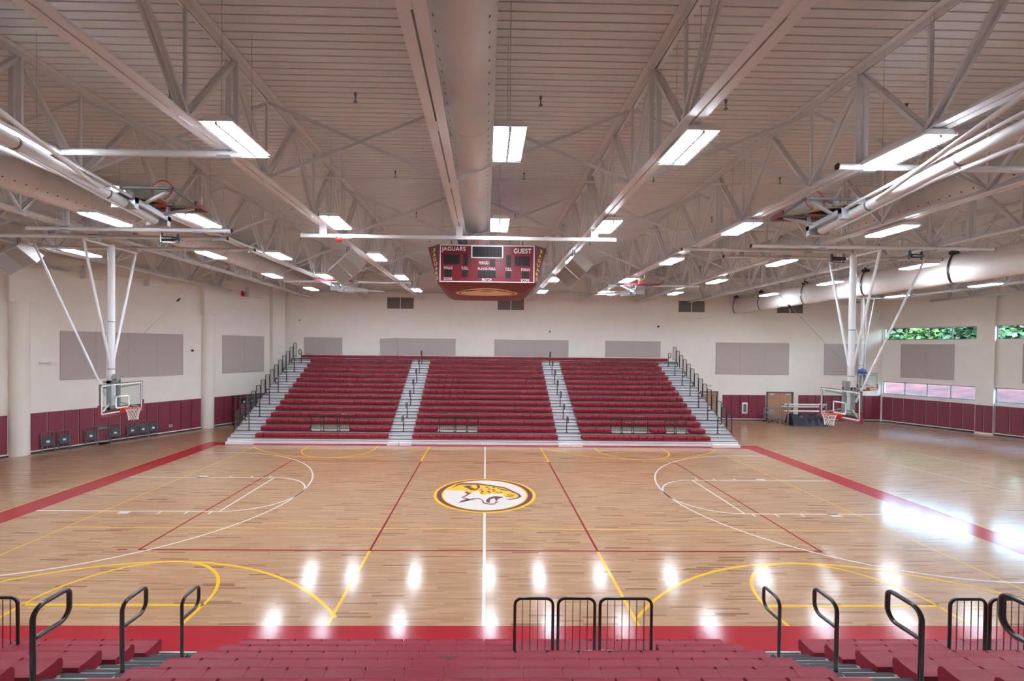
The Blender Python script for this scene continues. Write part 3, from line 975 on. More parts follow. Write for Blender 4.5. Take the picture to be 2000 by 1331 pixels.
# face plate
def fu(px): return (px - 985) / 1410 * 3.06
def fz(py): return ZBOT + 0.01 + (722 - py) / 572 * 1.19
FYF = YF - 0.012
face = MB().box(-1.54, 1.54, FYF, YF + 0.03, ZBOT, ZTOP).build('face_panel', 'board', sb)
bd = MB()
for a, b, c, d in ((280, 1690, 150, 162), (280, 1690, 712, 724), (280, 294, 150, 724), (1676, 1690, 150, 724)):
    bd.box(fu(a), fu(b), FYF - 0.006, FYF + 0.002, fz(d), fz(c))
bd.build('border', 'letter', face)
ck = MB()
for a, b, c, d in ((745, 1222, 162, 174), (745, 1222, 336, 350), (745, 765, 162, 350), (1204, 1222, 162, 350)):
    ck.box(fu(a), fu(b), FYF - 0.008, FYF + 0.002, fz(d), fz(c))
ck.build('clock_border', 'letter', face)
def digit(mb, x0, x1, z0, z1, t=0.016):
    zm = (z0 + z1) / 2
    for a, b, c, d in ((x0, x1, z1 - t, z1), (x0, x1, zm - t / 2, zm + t / 2), (x0, x1, z0, z0 + t), (x0, x0 + t, z0, z1), (x1 - t, x1, z0, z1)):
        mb.box(a, b, FYF - 0.01, FYF - 0.006, c, d)
for (a, b, c, d, nd) in ((765, 1204, 174, 336, 4), (340, 575, 305, 450, 3), (1395, 1620, 320, 465, 3), (630, 700, 290, 470, 1), (1268, 1340, 300, 475, 1),
                         (1028, 1105, 372, 475, 1), (350, 462, 535, 645, 2), (615, 698, 540, 648, 1), (850, 1112, 545, 655, 3), (1262, 1340, 548, 655, 1), (1500, 1610, 550, 655, 2)):
    ds = MB().box(fu(a), fu(b), FYF - 0.007, FYF + 0.002, fz(d), fz(c)).build('display', 'display', face)
    sg_ = MB()
    wd = (fu(b) - fu(a)) / nd
    for i in range(nd):
        digit(sg_, fu(a) + wd * i + wd * 0.2, fu(a) + wd * (i + 1) - wd * 0.2, fz(d) + 0.03, fz(c) - 0.03)
    sg_.build('segments', 'segment', sb)
TEXTS = []
def text(s, cx, cz, wd, ht, mt, parent, matrix=None, bold=0.012):
    cu = bpy.data.curves.new('lettering', 'FONT')
    cu.body = s
    cu.align_x = 'CENTER'
    cu.align_y = 'CENTER'
    cu.size = 1
    cu.offset = bold
    cu.extrude = 0.004
    cu.space_character = 1.12
    cu.materials.append(M[mt])
    o = bpy.data.objects.new('lettering', cu)
    COL.objects.link(o)
    o.parent = parent
    TEXTS.append((o, cx, cz, wd, ht, matrix))
    return o
for s, a, b, c, d in (('JAGUARS', 305, 660, 180, 262), ('GUEST', 1380, 1640, 195, 270), ('PERIOD', 862, 1003, 402, 445), ('FOULS', 345, 468, 488, 528), ('FOULS', 1495, 1620, 500, 542),
                      ('T.O.L.', 605, 705, 490, 530), ('T.O.L.', 1255, 1352, 497, 540), ('PLAYER FOUL', 850, 1112, 497, 535), ('SCORE', 345, 468, 658, 698), ('SCORE', 1490, 1615, 668, 706), ('MATCH', 912, 1050, 662, 702)):
    text(s, (fu(a) + fu(b)) / 2, (fz(c) + fz(d)) / 2, fu(b) - fu(a), fz(c) - fz(d), 'letter', sb, None, 0.014 if len(s) < 8 and d - c > 60 else 0.004)
def corner_letters(sx):
    ti, to = Vector((sx * 1.56, YF, ZTOP)), Vector((sx * 1.97, -1.36, ZTOP))
    bi, bo = Vector((sx * 1.55, YF + 0.03, ZBOT)), Vector((sx * 1.63, -1.68, ZBOT))
    for i, ch in enumerate('JAGUARS'):
        f = 0.12 + 0.76 * i / 6
        l = ti.lerp(bi, f); r_ = to.lerp(bo, f)
        c = l.lerp(r_, 0.5 if f < .5 else 0.46)
        xax = (r_ - l).normalized() * sx
        dn = ((bi + bo) / 2 - (ti + to) / 2).normalized()
        yax = -(dn - xax * dn.dot(xax)).normalized()
        nz = xax.cross(yax)
        mm = Matrix((xax, yax, nz)).transposed().to_4x4()
        mm.translation = c + nz * 0.008 - SB
        wd = min(0.15, (r_ - l).length * 0.55)
        text(ch, 0, 0, wd, 0.115, 'gold', sb, mm, 0.02)
corner_letters(-1)
corner_letters(1)
bpy.context.view_layer.update()
for o, cx, cz, wd, ht, mm in TEXTS:
    d = o.dimensions
    sx_, sy_ = wd / max(d.x, 1e-3), ht / max(d.y, 1e-3)
    bb = [Vector(c) for c in o.bound_box]
    ctr = sum(bb, Vector()) / 8
    if mm is None:
        base_m = Matrix.Translation(Vector((cx, FYF - 0.006, cz)) - SB) @ Matrix.Rotation(R(90), 4, 'X')
    else:
        base_m = mm
    par = o.parent
    me = bpy.data.meshes.new_from_object(o.evaluated_get(bpy.context.evaluated_depsgraph_get()))
    me.transform(base_m @ Matrix.Diagonal((sx_, sy_, 1, 1)) @ Matrix.Translation((-ctr.x, -ctr.y, 0)))
    bpy.data.objects.remove(o)
    inst('lettering', me, par)
# suspension
for xx in (-1.5, 1.1):
    MB().tube([(xx, YF + 0.15, ZTOP), (xx, YF + 0.15, 10.99)], 0.012, 6).build('cable', 'steel', sb)
for xx in (-1.2, 1.2):
    for yy in (-1.2, 1.2):
        MB().tube([(xx, yy, ZTOP), (xx, yy, 9.05)], 0.018, 6).build('hanger', 'grey', sb)
MB().box(-1.3, 1.3, -1.25, -1.15, 8.68, 8.76).box(-1.3, 1.3, 1.15, 1.25, 8.68, 8.76).build('hanging_frame', 'grey', sb)

# ------------------------------------------------------------------ basketball hoops
def make_hoop(name, label, hinge, rotz, fold, group, strut=True, pads_=True):
    """local frame: +x faces the court, hinge at the origin; board face at x = 0.4, centre 5.42 below the hinge"""
    t = thing(name, label, 'basketball hoop', hinge, rotz, group)
    hz_ = hinge[2]
    rotm = Matrix.Rotation(-R(fold), 4, 'Y')
    def P(mb, nm, mt, par=t):
        for i in range(len(mb.v)):
            mb.v[i] = rotm @ mb.v[i]
        return mb.build(nm, mt, par, local=True)
    zc = 3.43 - hz_
    zr = 3.05 - hz_
    bx = 0.4
    hw, hh = 0.915, 0.535
    P(MB().tube([(0, 0, 0.05), (0, 0, zc - 0.25)], 0.105, 16), 'mast', 'steel')
    for zz in (-2.7, -4.4):
        P(MB().tube([(0, 0, zz), (0, 0, zz - 0.03)], 0.115, 16), 'mast_collar', 'grey')
    P(MB().tube([(-0.13, -0.03, -2.75), (-0.13, -0.03, zc + 0.1)], 0.022, 8), 'height_rod', 'steel')
    P(MB().tube([(0, -1.12, 0), (0, 1.12, 0)], 0.045, 10), 'hinge_bar', 'steel')
    for s in (-1, 1):
        P(MB().tube([(0, s * 1.1, 0), (0.0, s * 0.08, -4.15)], 0.04, 10), 'sway_brace', 'steel')
    # lower carriage
    cg = MB()
    for s in (-1, 1):
        cg.box(0.02, 0.13, s * 0.2 - 0.04, s * 0.2 + 0.04, zc - 0.42, zc + 0.62)
    cg.box(-0.1, 0.13, -0.24, 0.24, zc + 0.52, zc + 0.62).box(-0.1, 0.13, -0.24, 0.24, zc - 0.42, zc - 0.32)
    P(cg, 'carriage', 'zinc')
    P(MB().box(0.11, 0.25, -0.09, 0.09, zc + 0.62, zc + 0.85).box(0.12, 0.2, -0.16, -0.05, zc + 0.7, zc + 0.78), 'actuator', 'zinc')
    for s in (-1, 1):
        P(MB().bar((0.1, s * 0.2, zc - 0.35), (bx - 0.04, s * 0.2, zc - 0.36), 0.06, 0.06), 'support_arm', 'zinc')
        P(MB().bar((0.1, s * 0.2, zc + 0.35), (bx - 0.04, s * 0.75, zc + 0.42), 0.05, 0.05), 'support_arm', 'zinc')
        P(MB().bar((0.1, s * 0.2, zc - 0.2), (bx - 0.04, s * 0.75, zc - 0.42), 0.05, 0.05), 'support_arm', 'zinc')
    # board
    P(MB().box(bx - 0.012, bx, -hw + 0.03, hw - 0.03, zc - hh + 0.03, zc + hh - 0.03), 'glass', 'glass')
    fr = MB()
    e = 0.035
    fr.box(bx - 0.05, bx + 0.004, -hw, -hw + e, zc - hh, zc + hh).box(bx - 0.05, bx + 0.004, hw - e, hw, zc - hh, zc + hh)
    fr.box(bx - 0.05, bx + 0.004, -hw, hw, zc - hh, zc - hh + e).box(bx - 0.05, bx + 0.004, -hw, hw, zc + hh - e, zc + hh)
    fo = P(fr, 'board_frame', 'grey')
    ed = MB()
    for a, b, c, d in ((-hw + e, -hw + e + 0.035, zc - hh + e, zc + hh - e), (hw - e - 0.035, hw - e, zc - hh + e, zc + hh - e), (-hw + e, hw - e, zc - hh + e, zc - hh + e + 0.035), (-hw + e, hw - e, zc + hh - e - 0.03, zc + hh - e)):
        ed.box(bx, bx + 0.003, a, b, c, d)
    P(ed, 'white_edge', 'white')
    sq = MB()
    z0, z1, yw = zr + 0.0, zr + 0.46, 0.305
    for a, b, c, d in ((-yw, -yw + 0.05, z0, z1), (yw - 0.05, yw, z0, z1), (-yw, yw, z1 - 0.05, z1), (-yw, yw, z0, z0 + 0.05)):
        sq.box(bx, bx + 0.004, a, b, c, d)
    P(sq, 'target_square', 'white')
    if pads_:
        pd = MB()
        pd.box(bx - 0.06, bx + 0.03, -hw - 0.02, hw + 0.02, zc - hh - 0.07, zc - hh + 0.005)
        for s in (-1, 1):
            y0, y1 = sorted((s * (hw - 0.005), s * (hw + 0.035)))
            pd.box(bx - 0.06, bx + 0.03, y0, y1, zc - hh - 0.07, zc - hh + 0.36)
        P(pd, 'edge_padding', 'pad')
    # rim, bracket and net
    rc = bx + 0.381
    ring = [(rc + 0.2286 * math.cos(2 * math.pi * i / 24), 0.2286 * math.sin(2 * math.pi * i / 24), zr) for i in range(24)]
    ro = P(MB().tube(ring, 0.013, 8, closed=True), 'rim', 'orange')
    bk = MB().box(bx, bx + 0.02, -0.13, 0.13, zr - 0.16, zr + 0.02).box(bx, bx + 0.17, -0.09, 0.09, zr - 0.06, zr)
    P(bk, 'rim_bracket', 'orange')
    nt_ = MB()
    lv = [(0.222, 0), (0.2, -0.09), (0.17, -0.18), (0.15, -0.28), (0.145, -0.36), (0.15, -0.42)]
    N = 12
    for sgn in (1, -1):
        for j in range(N):
            pts = []
            for i, (r_, dz) in enumerate(lv):
                a = 2 * math.pi * (j + sgn * i * 0.5) / N
                if fold > 1:
                    dz = dz * 0.5
                pts.append((rc + r_ * math.cos(a), r_ * math.sin(a), zr + dz))
            nt_.tube(pts, 0.006, 4, caps=False)
    P(nt_, 'net', 'net')
    if strut:
        MB().tube([(-2.8, 0, 0.2), (-0.2, 0, zc + 0.05)], 0.035, 10).build('fold_strut', 'steel', t, local=True)
        MB().tube([(0.12, 0.05, -4.1), (4.3, 0.05, 0.1)], 0.008, 6).build('hoist_cable', 'zinc', t, local=True)
        MB().tube([(2.3, 0.05, -1.945), (2.42, 0.05, -1.825)], 0.035, 8).build('cable_stop', 'black', t, local=True)
        MB().tube([(-2.8, -0.6, 0.2), (-2.8, 0.6, 0.2)], 0.03, 8).build('strut_bar', 'steel', t, local=True)
    else:
        for s in (-1, 1):
            P(MB().tube([(0.12, s * 0.16, -0.4), (0.12, s * 0.16, -4.9)], 0.028, 8), 'fold_tube', 'steel')
    return t
G = 'basketball hoops'
make_hoop('basketball_hoop', 'lowered glass basketball hoop in front of the leaning chairs', (-13.5, 0, 8.87), 0, 0, G)
make_hoop('basketball_hoop', 'lowered glass basketball hoop in front of the black tarp', (13.5, 0, 8.87), R(180), 0, G)
make_hoop('basketball_hoop', 'lowered glass basketball hoop with blue bag by window corner', (24.75, 12.5, 8.87), R(-73), 0, G, strut=False)
make_hoop('basketball_hoop', 'folded-up basketball hoop over near floor on chair side', (-7.55, -11.55, 8.87), R(90), 83, G, strut=False)
make_hoop('basketball_hoop', 'folded-up basketball hoop over near floor on window side', (7.75, -11.55, 8.87), R(90), 83, G, strut=False)
make_hoop('basketball_hoop', 'folded-up basketball hoop before far bleachers on chair side', (-7.6, 11.9, 8.87), R(-90), 84, G, strut=False)
make_hoop('basketball_hoop', 'folded-up basketball hoop before far bleachers on window side', (7.75, 11.9, 8.87), R(-90), 84, G, strut=False)
t = thing('equipment_bag', 'blue bag hung on the side hoop by window corner', 'bag', (24.38, 11.99, 3.95))
MB().lathe([(0.05, 0), (0.22, 0.03), (0.26, 0.12), (0.2, 0.24), (0.06, 0.3)], 14).build('bag_body', 'blue', t, local=True)
MB().tube([(-0.06, 0, 0.28), (-0.04, 0, 0.38), (0.04, 0, 0.38), (0.06, 0, 0.28)], 0.012, 6).build('bag_strap', 'black', t, local=True)

# winches
for x, y, zz, lab in ((-9.9, -2.13, 8.58, 'black hoist winch under trusses on chair side'), (12.5, -0.52, 8.58, 'black hoist winch under trusses above window-side hoop'), (14.7, -1.15, 8.58, 'black hoist winch beside the rolled curtain')):
    t = thing('hoist_winch', lab, 'winch', (x, y, zz), R(20 if x < 0 else -25), 'hoist winches')
    t.rotation_euler = (0, 0, R(6))
    t.scale = (0.8, 0.8, 0.8)
    MB().tube([(-0.28, 0, 0.1), (0.12, 0, 0.1)], 0.1, 14).build('drum', 'bronze', t, local=True)
    MB().tube([(0.12, 0, 0.1), (0.34, 0, 0.1)], 0.075, 12).build('motor', 'black', t, local=True)
    MB().box(-0.32, 0.3, -0.02, 0.02, -0.06, -0.02).box(-0.32, -0.28, -0.05, 0.05, -0.06, 0.3).box(0.26, 0.3, -0.05, 0.05, -0.06, 0.3).build('bracket', 'black', t, local=True)
    MB().tube([(-0.3, 0, 0.3), (-0.3, 0, 0.4)], 0.012, 6).tube([(0.28, 0, 0.3), (0.28, 0, 0.4)], 0.012, 6).build('hanger', 'grey', t, local=True)
# ball caught in the steelwork
t = thing('playground_ball', 'red ball caught on the white beam under the trusses', 'ball', (-4.42, -2.83, 8.46))
MB().sphere((0, 0, 0.11), 0.105, 16).build('ball_skin', 'red', t, local=True)
MB().tube([(0.1, 0, 0.11), (0.5, 0.1, 0.16)], 0.012, 6).build('cord', 'black', t, local=True)

# ------------------------------------------------------------------ hanging loudspeakers
def speaker(c, face_dir, lab):
    t = thing('loudspeaker', lab, 'loudspeaker', c, 0, 'hanging loudspeakers')
    f = Vector(face_dir).normalized()
    zup = Vector((0, 0, 1))
    s = f.cross(zup).normalized()
    u = s.cross(f).normalized()
    base_m = Matrix((s, f, u)).transposed().to_4x4() @ Matrix.Rotation(R(38), 4, 'Y')
    for k, (dx, ang) in enumerate(((-0.27, -14), (0.27, 14))):
        mm = base_m @ Matrix.Translation((dx, 0, 0)) @ Matrix.Rotation(R(ang), 4, 'Z')
        MB(mm).box(-0.26, 0.26, -0.45, 0.05, -0.36, 0.36).build('cabinet', 'cab', t, local=True)
        MB(mm).box(-0.235, 0.235, 0.05, 0.065, -0.335, 0.335).build('grille', 'grille', t, local=True)
    MB().tube([(0, 0.1, 0.3), (0.05, 0.1, 0.92)], 0.012, 6).tube([(0.15, 0.1, 0.3), (0.1, 0.1, 0.92)], 0.012, 6).build('hanger', 'black', t, local=True)
speaker((-16.95, 0.0, 8.32), (0.45, -0.75, -0.55), 'grey two-box loudspeaker hung above the first round column')
speaker((-5.15, 0.0, 8.13), (-0.05, -0.8, -0.55), 'grey two-box loudspeaker hung beside scoreboard on chair side')
speaker((3.1, 0.0, 8.13), (-0.5, -0.7, -0.55), 'grey two-box loudspeaker hung beside scoreboard on window side')

# ------------------------------------------------------------------ rolled divider curtain
t = thing('divider_curtain', 'long white divider curtain rolled up under the trusses with black straps', 'curtain', (18.9, 0, 8.15))
CXX = 18.9
yc0, yc1 = -12.0, 17.1
N = 26
ny = 90
vs, fs = [], []
sect = []
for j in range(N):
    a = 2 * math.pi * j / N
    sect.append((0.27 * math.cos(a) * (1.0 - 0.25 * max(0, math.sin(a))), 0.585 * math.sin(a)))
straps = [16.9, 13.9, 9.78, 5.63, 1.5, -2.63, -6.8, -10.9]
for i in range(ny):
    yy = yc0 + (yc1 - yc0) * i / (ny - 1)
    dmin = min(abs(yy - s) for s in straps)
    sag = 0.05 * math.sin(math.pi * min(1, dmin / 1.97))
    for j, (a, b) in enumerate(sect):
        wob = 1 + 0.05 * math.sin(yy * 2.1 + j * 1.3) + 0.03 * math.sin(yy * 5.3 + j * 2.7)
        vs.append((CXX + a * wob * (0.82 + 3 * sag), yy, 8.76 + b * (0.97 + 0.03 * wob) - sag))
for i in range(ny - 1):
    for j in range(N):
        fs.append((i * N + j, i * N + (j + 1) % N, (i + 1) * N + (j + 1) % N, (i + 1) * N + j))
fs.append(tuple(range(N)))
fs.append(tuple((ny - 1) * N + j for j in range(N)))
mb = MB(); mb._add(vs, fs)
mb.build('rolled_fabric', 'curtain', t)
for s in straps:
    mb = MB()
    ringp = [(CXX + a * 0.95, b * 1.02 + 8.76) for a, b in sect]
    k = len(ringp)
    v2 = [(x, s - 0.045, zz) for x, zz in ringp] + [(x, s + 0.045, zz) for x, zz in ringp]
    mb._add(v2, [(i, (i + 1) % k, k + (i + 1) % k, k + i) for i in range(k)])
    so = mb.build('strap', 'black', t)
    MB().tube([(CXX - 0.14, s, 9.4), (CXX + 0.14, s, 9.4)], 0.085, 12).build('strap_roller', 'black', so)
    MB().box(CXX - 0.05, CXX + 0.05, s - 0.03, s + 0.03, 9.36, 9.58).build('roller_bracket', 'black', so)
MB().tube([(CXX, yc0, 9.56), (CXX, yc1 + 0.2, 9.56)], 0.035, 8).build('carrier_pipe', 'steel', t)
for s in straps:
    MB().tube([(CXX, s + 0.3, 9.56), (CXX, s + 0.3, 10.98)], 0.01, 5).build('hanger_rod', 'steel', t)

# ------------------------------------------------------------------ bleachers
DV, DZ = 0.572, 0.297
def deck_z(k): return 0.3175 + DZ * k if k else 0.3175
SEAT_W, SEAT_W2 = 0.0, 0.0
def seat_mesh(wd, end=0):
    mb = MB()
    g = wd - 0.003
    # front half full width, rear half narrower
    def prof(v0, v1):
        full = [(0.0, 0.03), (-0.012, 0.15), (0.0, 0.205), (0.03, 0.232), (0.10, 0.24), (0.2, 0.232), (0.3, 0.232), (0.39, 0.25), (0.425, 0.24), (0.43, 0.2), (0.43, 0.03)]
        return full
    f1 = [(0.0, 0.03), (-0.012, 0.15), (0.0, 0.2), (0.03, 0.226), (0.085, 0.233), (0.085, 0.03)]
    f2 = [(0.085, 0.03), (0.085, 0.233), (0.17, 0.226), (0.26, 0.224), (0.33, 0.233), (0.355, 0.224), (0.36, 0.19), (0.36, 0.03)]
    g1 = g - 0.034
    mb.prism(f1, g1, 'x', -g1 / 2)
    mb.prism(f2, g, 'x', -g / 2)
    return mb.mesh('seat', 'seat')
MESH = {}
def tubemesh(name, mt, *args, **kw):
    key = (name, str(args))
    if key not in MESH:
        MESH[key] = MB().tube(*args, **kw).mesh(name, mt)
    return MESH[key]
def p_rail_mesh():
    mb = MB()
    h = 0.93
    r_ = 0.026
    pts = [(0, 0, 0), (0, 0, 0.7)]
    c = []
    def arcp(cy, cz, rad, a0, a1, n=6):
        return [(0, cy + rad * math.cos(R(a0 + (a1 - a0) * i / n)), cz + rad * math.sin(R(a0 + (a1 - a0) * i / n))) for i in range(n + 1)]
    # post at y=0, loop reaches towards -y (towards the court)
    loop = [(0, 0, 0.0), (0, 0, h - 0.12)] + arcp(-0.12, h - 0.12, 0.12, 0, 90) + [(0, -0.3, h)] + arcp(-0.33, h - 0.07, 0.07, 90, 180) + [(0, -0.4, h - 0.17)] + arcp(-0.27, h - 0.2, 0.13, 180, 262) + [(0, -0.02, h - 0.32)]
    mb.tube(loop, r_, 10)
    mb.box(-0.06, 0.06, -0.06, 0.06, 0, 0.03)
    return mb.mesh('aisle_handrail', 'bronze')
PRAIL = p_rail_mesh()
def guard_mesh(wd, nb, h=0.93):
    mb = MB()
    r_ = 0.023
    c = 0.1
    pts = [(-wd / 2, 0, 0), (-wd / 2, 0, h - c)]
    for i in range(5):
        a = R(180 - 90 * (i + 1) / 5)
        pts.append((-wd / 2 + c + c * math.cos(a), 0, h - c + c * math.sin(a)))
    for i in range(6):
        a = R(90 - 90 * i / 5)
        pts.append((wd / 2 - c + c * math.cos(a), 0, h - c + c * math.sin(a)))
    pts.append((wd / 2, 0, 0))
    mb.tube(pts, r_, 10)
    mb.tube([(-wd / 2, 0, 0.12), (wd / 2, 0, 0.12)], 0.018, 8)
    for s in (-1, 1):
        mb.box(s * wd / 2 - 0.05, s * wd / 2 + 0.05, -0.05, 0.05, 0, 0.02)
    fr = mb.mesh('guard_rail', 'bronze')
    br = MB()
    for i in range(nb):
        x = -wd / 2 + wd * (i + 1) / (nb + 1)
        br.tube([(x, 0, 0.12), (x, 0, h - 0.005)], 0.006, 6)
    return fr, br.mesh('rail_bars', 'bronze')
def end_rail_mesh():
    mb = MB()
    h, wd, r_ = 1.1, 0.5, 0.02
    mb.tube([(0, 0, 0), (0, 0, h - 0.05), (0, 0.05, h), (0, wd - 0.05, h), (0, wd, h - 0.05), (0, wd, 0.12)], r_, 8)
    mb.tube([(0, 0, 0.12), (0, wd, 0.12)], 0.015, 8)
    fr = mb.mesh('end_rail', 'black')
    br = MB()
    for i in range(9):
        y = wd * (i + 1) / 10
        br.tube([(0, y, 0.12), (0, y, h)], 0.004, 4, caps=False)
    return fr, br.mesh('rail_bars', 'grey')
ENDR = end_rail_mesh()

def bleacher(side, nm_label, x0, x1, seat_range, nseats, rows, seat_rows, aisles, ends, guards, prail_x, y0, top_seats=None, seat_sel=None, DV=0.572):
    """local frame: x as world (mirrored bank turns by scale in placement below), y = distance behind the front, z up.
    side +1: far bank (rows climb with +Y); -1: near bank (rows climb with -Y)"""
    t = thing('bleacher_section', nm_label, 'bleachers', ((x0 + x1) / 2, side * y0, 0), 0, 'telescoping bleacher sections')
    cx = (x0 + x1) / 2
    def W(xf, yf, zz):          # local placement from world x and depth v
        return (xf - cx, side * yf, zz)
    def box(xa, xb, va, vb, za, zb, nm, mt):
        ya, yb = sorted((side * va, side * vb))
        return MB().box(xa - cx, xb - cx, ya, yb, za, zb).build(nm, mt, t, local=True)
    flip = 0 if side > 0 else math.pi
    # front fascia (two boards with a slot) under row 0
    segs = []
    edges = sorted([x0, x1] + [e for a in aisles for e in a if x0 < e < x1])
    box(x0, x1, 0.03, 0.05, 0.19, deck_z(0) + 0.02, 'front_board', 'fascia')
    box(x0, x1, 0.03, 0.05, 0.015, 0.17, 'front_board', 'fascia')
    box(x0, x1, 0.06, 0.3, 0.0, 0.3, 'base_frame', 'riser')
    for k in range(rows):
        zz = deck_z(k)
        va = DV * k
        box(x0, x1, va + 0.02, va + DV + 0.12, zz - 0.035, zz, 'row_deck', 'deckrow')
        box(x0, x1, va, va + 0.022, zz - 0.018, zz + 0.004, 'row_shadow_line', 'nosing_and_shadow')  # dark strip painted in as the shadow beneath each row of seats
        if k:
            box(x0, x1, va + 0.1, va + 0.115, zz - DZ, zz - 0.03, 'riser_board', 'alu' if k == 1 else 'deckrow')
    # underside supports
    for xx in (x0 + 0.5, cx, x1 - 0.5):
        v_end = DV * (rows - 1) + 0.4
        mb = MB()
        for k in range(2, rows, 3):
            mb.box(xx - cx - 0.03, xx - cx + 0.03, min(side * (DV * k + 0.3), side * (DV * k + 0.36)), max(side * (DV * k + 0.3), side * (DV * k + 0.36)), 0, deck_z(k) - 0.035)
        mb.build('understructure', 'riser', t, local=True)
    # seats
    if nseats:
        xa, xb = seat_range
        wd = (xb - xa) / nseats
        key = ('seat', round(wd, 4))
        if key not in MESH:
            MESH[key] = seat_mesh(wd)
        for k in seat_rows:
            for i in range(nseats):
                xx = xa + wd * (i + 0.5)
                if seat_sel and not (seat_sel[0] <= xx <= seat_sel[1]):
                    continue
                if k == 1 and any(g0 - 0.05 < xx < g1 + 0.05 for g0, g1 in [(g[0], g[-1]) for g in guards]):
                    continue
                inst('seat', MESH[key], t, W(xx, DV * k, deck_z(k)), (0, 0, flip))
        if top_seats:
            for a, b in top_seats:
                nn = max(1, round((b - a) / wd))
                w2 = (b - a) / nn
                key = ('seat', round(w2, 4))
                if key not in MESH:
                    MESH[key] = seat_mesh(w2)
                for i in range(nn):
                    inst('seat', MESH[key], t, W(a + w2 * (i + 0.5), DV * (rows - 1), deck_z(rows - 1)), (0, 0, flip))
    # aisle steps
    for a, b in aisles:
        a2, b2 = max(a, x0), min(b, x1)
        if b2 - a2 < 0.2:
            continue
        for k in range(rows - 1 if top_seats is not None else rows):
            zz = deck_z(k)
            zs = zz + DZ / 2
            va = DV * (k + 1) - 0.27
            if k < rows - 1:
                box(a2 + 0.01, b2 - 0.01, va, va + 0.29, zs - 0.03, zs, 'aisle_step', 'alu')
                box(a2 + 0.01, b2 - 0.01, va + 0.02, va + 0.03, zz, zs - 0.03, 'step_riser', 'alu')
                box(a2 + 0.01, b2 - 0.01, va - 0.005, va + 0.05, zs - 0.02, zs + 0.004, 'step_nosing', 'nosing_and_shadow')
            box(a2 + 0.01, b2 - 0.01, DV * k - 0.004, DV * k + 0.06, zz - 0.005, zz + 0.006, 'step_nosing', 'nosing_and_shadow')
            if k:
                box(a2 + 0.01, b2 - 0.01, DV * k + 0.085, DV * k + 0.1, zz - DZ, zz - 0.02, 'step_riser', 'alu')
        box(a2 + 0.02, b2 - 0.02, -0.22, 0.03, 0, 0.155, 'front_step', 'fascia')
        box(a2 + 0.02, b2 - 0.02, -0.22, -0.17, 0.155, 0.16, 'step_nosing', 'yellowedge')
    for xx in prail_x:
        for k in range(1, rows, 2):
            inst('aisle_handrail', PRAIL, t, W(xx, DV * k + 0.04, deck_z(k)) if side > 0 else W(xx, DV * k - 0.2, deck_z(k - 1) + DZ / 2), (0, 0, flip))
    for xx in ends:
        for k in range(1, rows):
            o = inst('end_rail', ENDR[0], t, W(xx, DV * k + 0.04, deck_z(k)), (0, 0, 0), (1, side, 1))
            tag(inst('rail_bars', ENDR[1], o), kind='stuff')
    for g in guards:
        for a, b in zip(g[0::2], g[1::2]):
            fr, br = guard_mesh(b - a, 4 if b - a < 0.7 else 6)
            o = inst('guard_rail', fr, t, W((a + b) / 2, DV + 0.03, deck_z(1)))
            inst('rail_bars', br, o)['kind'] = 'stuff'
    return t

A_IN, A_OUT = 4.02, 5.36
YFAR, YNEAR = 8.02, 8.78
aislesF = [(-14.05, -12.56), (-A_OUT, -A_IN), (A_IN, A_OUT), (12.5, 14.05)]
MID = 4.69
bleacher(1, 'far maroon bleacher section nearest the leaning chairs', -14.05, -MID, (-12.55, -A_OUT), 16, 15, range(14), aislesF, [-14.0],
         [(-9.76, -9.2, -9.05, -8.28, -8.16, -7.6)], [-13.2], YFAR, [(-13.4, -MID)])
bleacher(1, 'far maroon bleacher section behind centre court', -MID, MID, (-A_IN, A_IN), 18, 15, range(14), aislesF, [],
         [(-2.57, -1.75, -1.66, -1.06, -0.98, -0.4)], [-4.6, 4.6], YFAR, [(-MID, MID)])
bleacher(1, 'far maroon bleacher section nearest the double door', MID, 14.05, (A_OUT, 12.5), 16, 15, range(14), aislesF, [14.0],
         [(7.12, 7.68, 7.76, 8.3, 8.4, 9.2), (10.18, 10.73, 10.83, 11.4)], [13.2], YFAR, [(MID, 13.4)])
NI, NO = 3.95, 5.26
aislesN = [(-NO, -NI), (NI, NO)]
bleacher(-1, 'near maroon bleacher section behind centre court rails', -4.6, 4.6, (-NI, NI), 18, 12, range(9), aislesN, [],
         [(0.47, 1.05, 1.13, 1.69, 1.77, 2.56)], [], YNEAR, DV=0.56)
bleacher(-1, 'near maroon bleacher section on chair side', -10.5, -4.6, (-10.3, -NO), 11, 12, range(9), aislesN, [],
         [(-8.6, -7.85, -7.75, -6.97)], [-4.7], YNEAR, DV=0.56)
bleacher(-1, 'near maroon bleacher section on window side', 4.6, 10.5, (NO, 10.3), 11, 12, range(9), aislesN, [],
         [(7.2, 7.76, 7.83, 8.4)], [4.7], YNEAR, DV=0.56)

# dark sticker on a near seat row
t = MB().box(-0.62, -0.33, -10.17, -10.1, 1.165, 1.168)
tag(t.build('seat_sign', 'nosing_and_shadow'), 'flat dark strip lying on a near bleacher seat', 'strip')

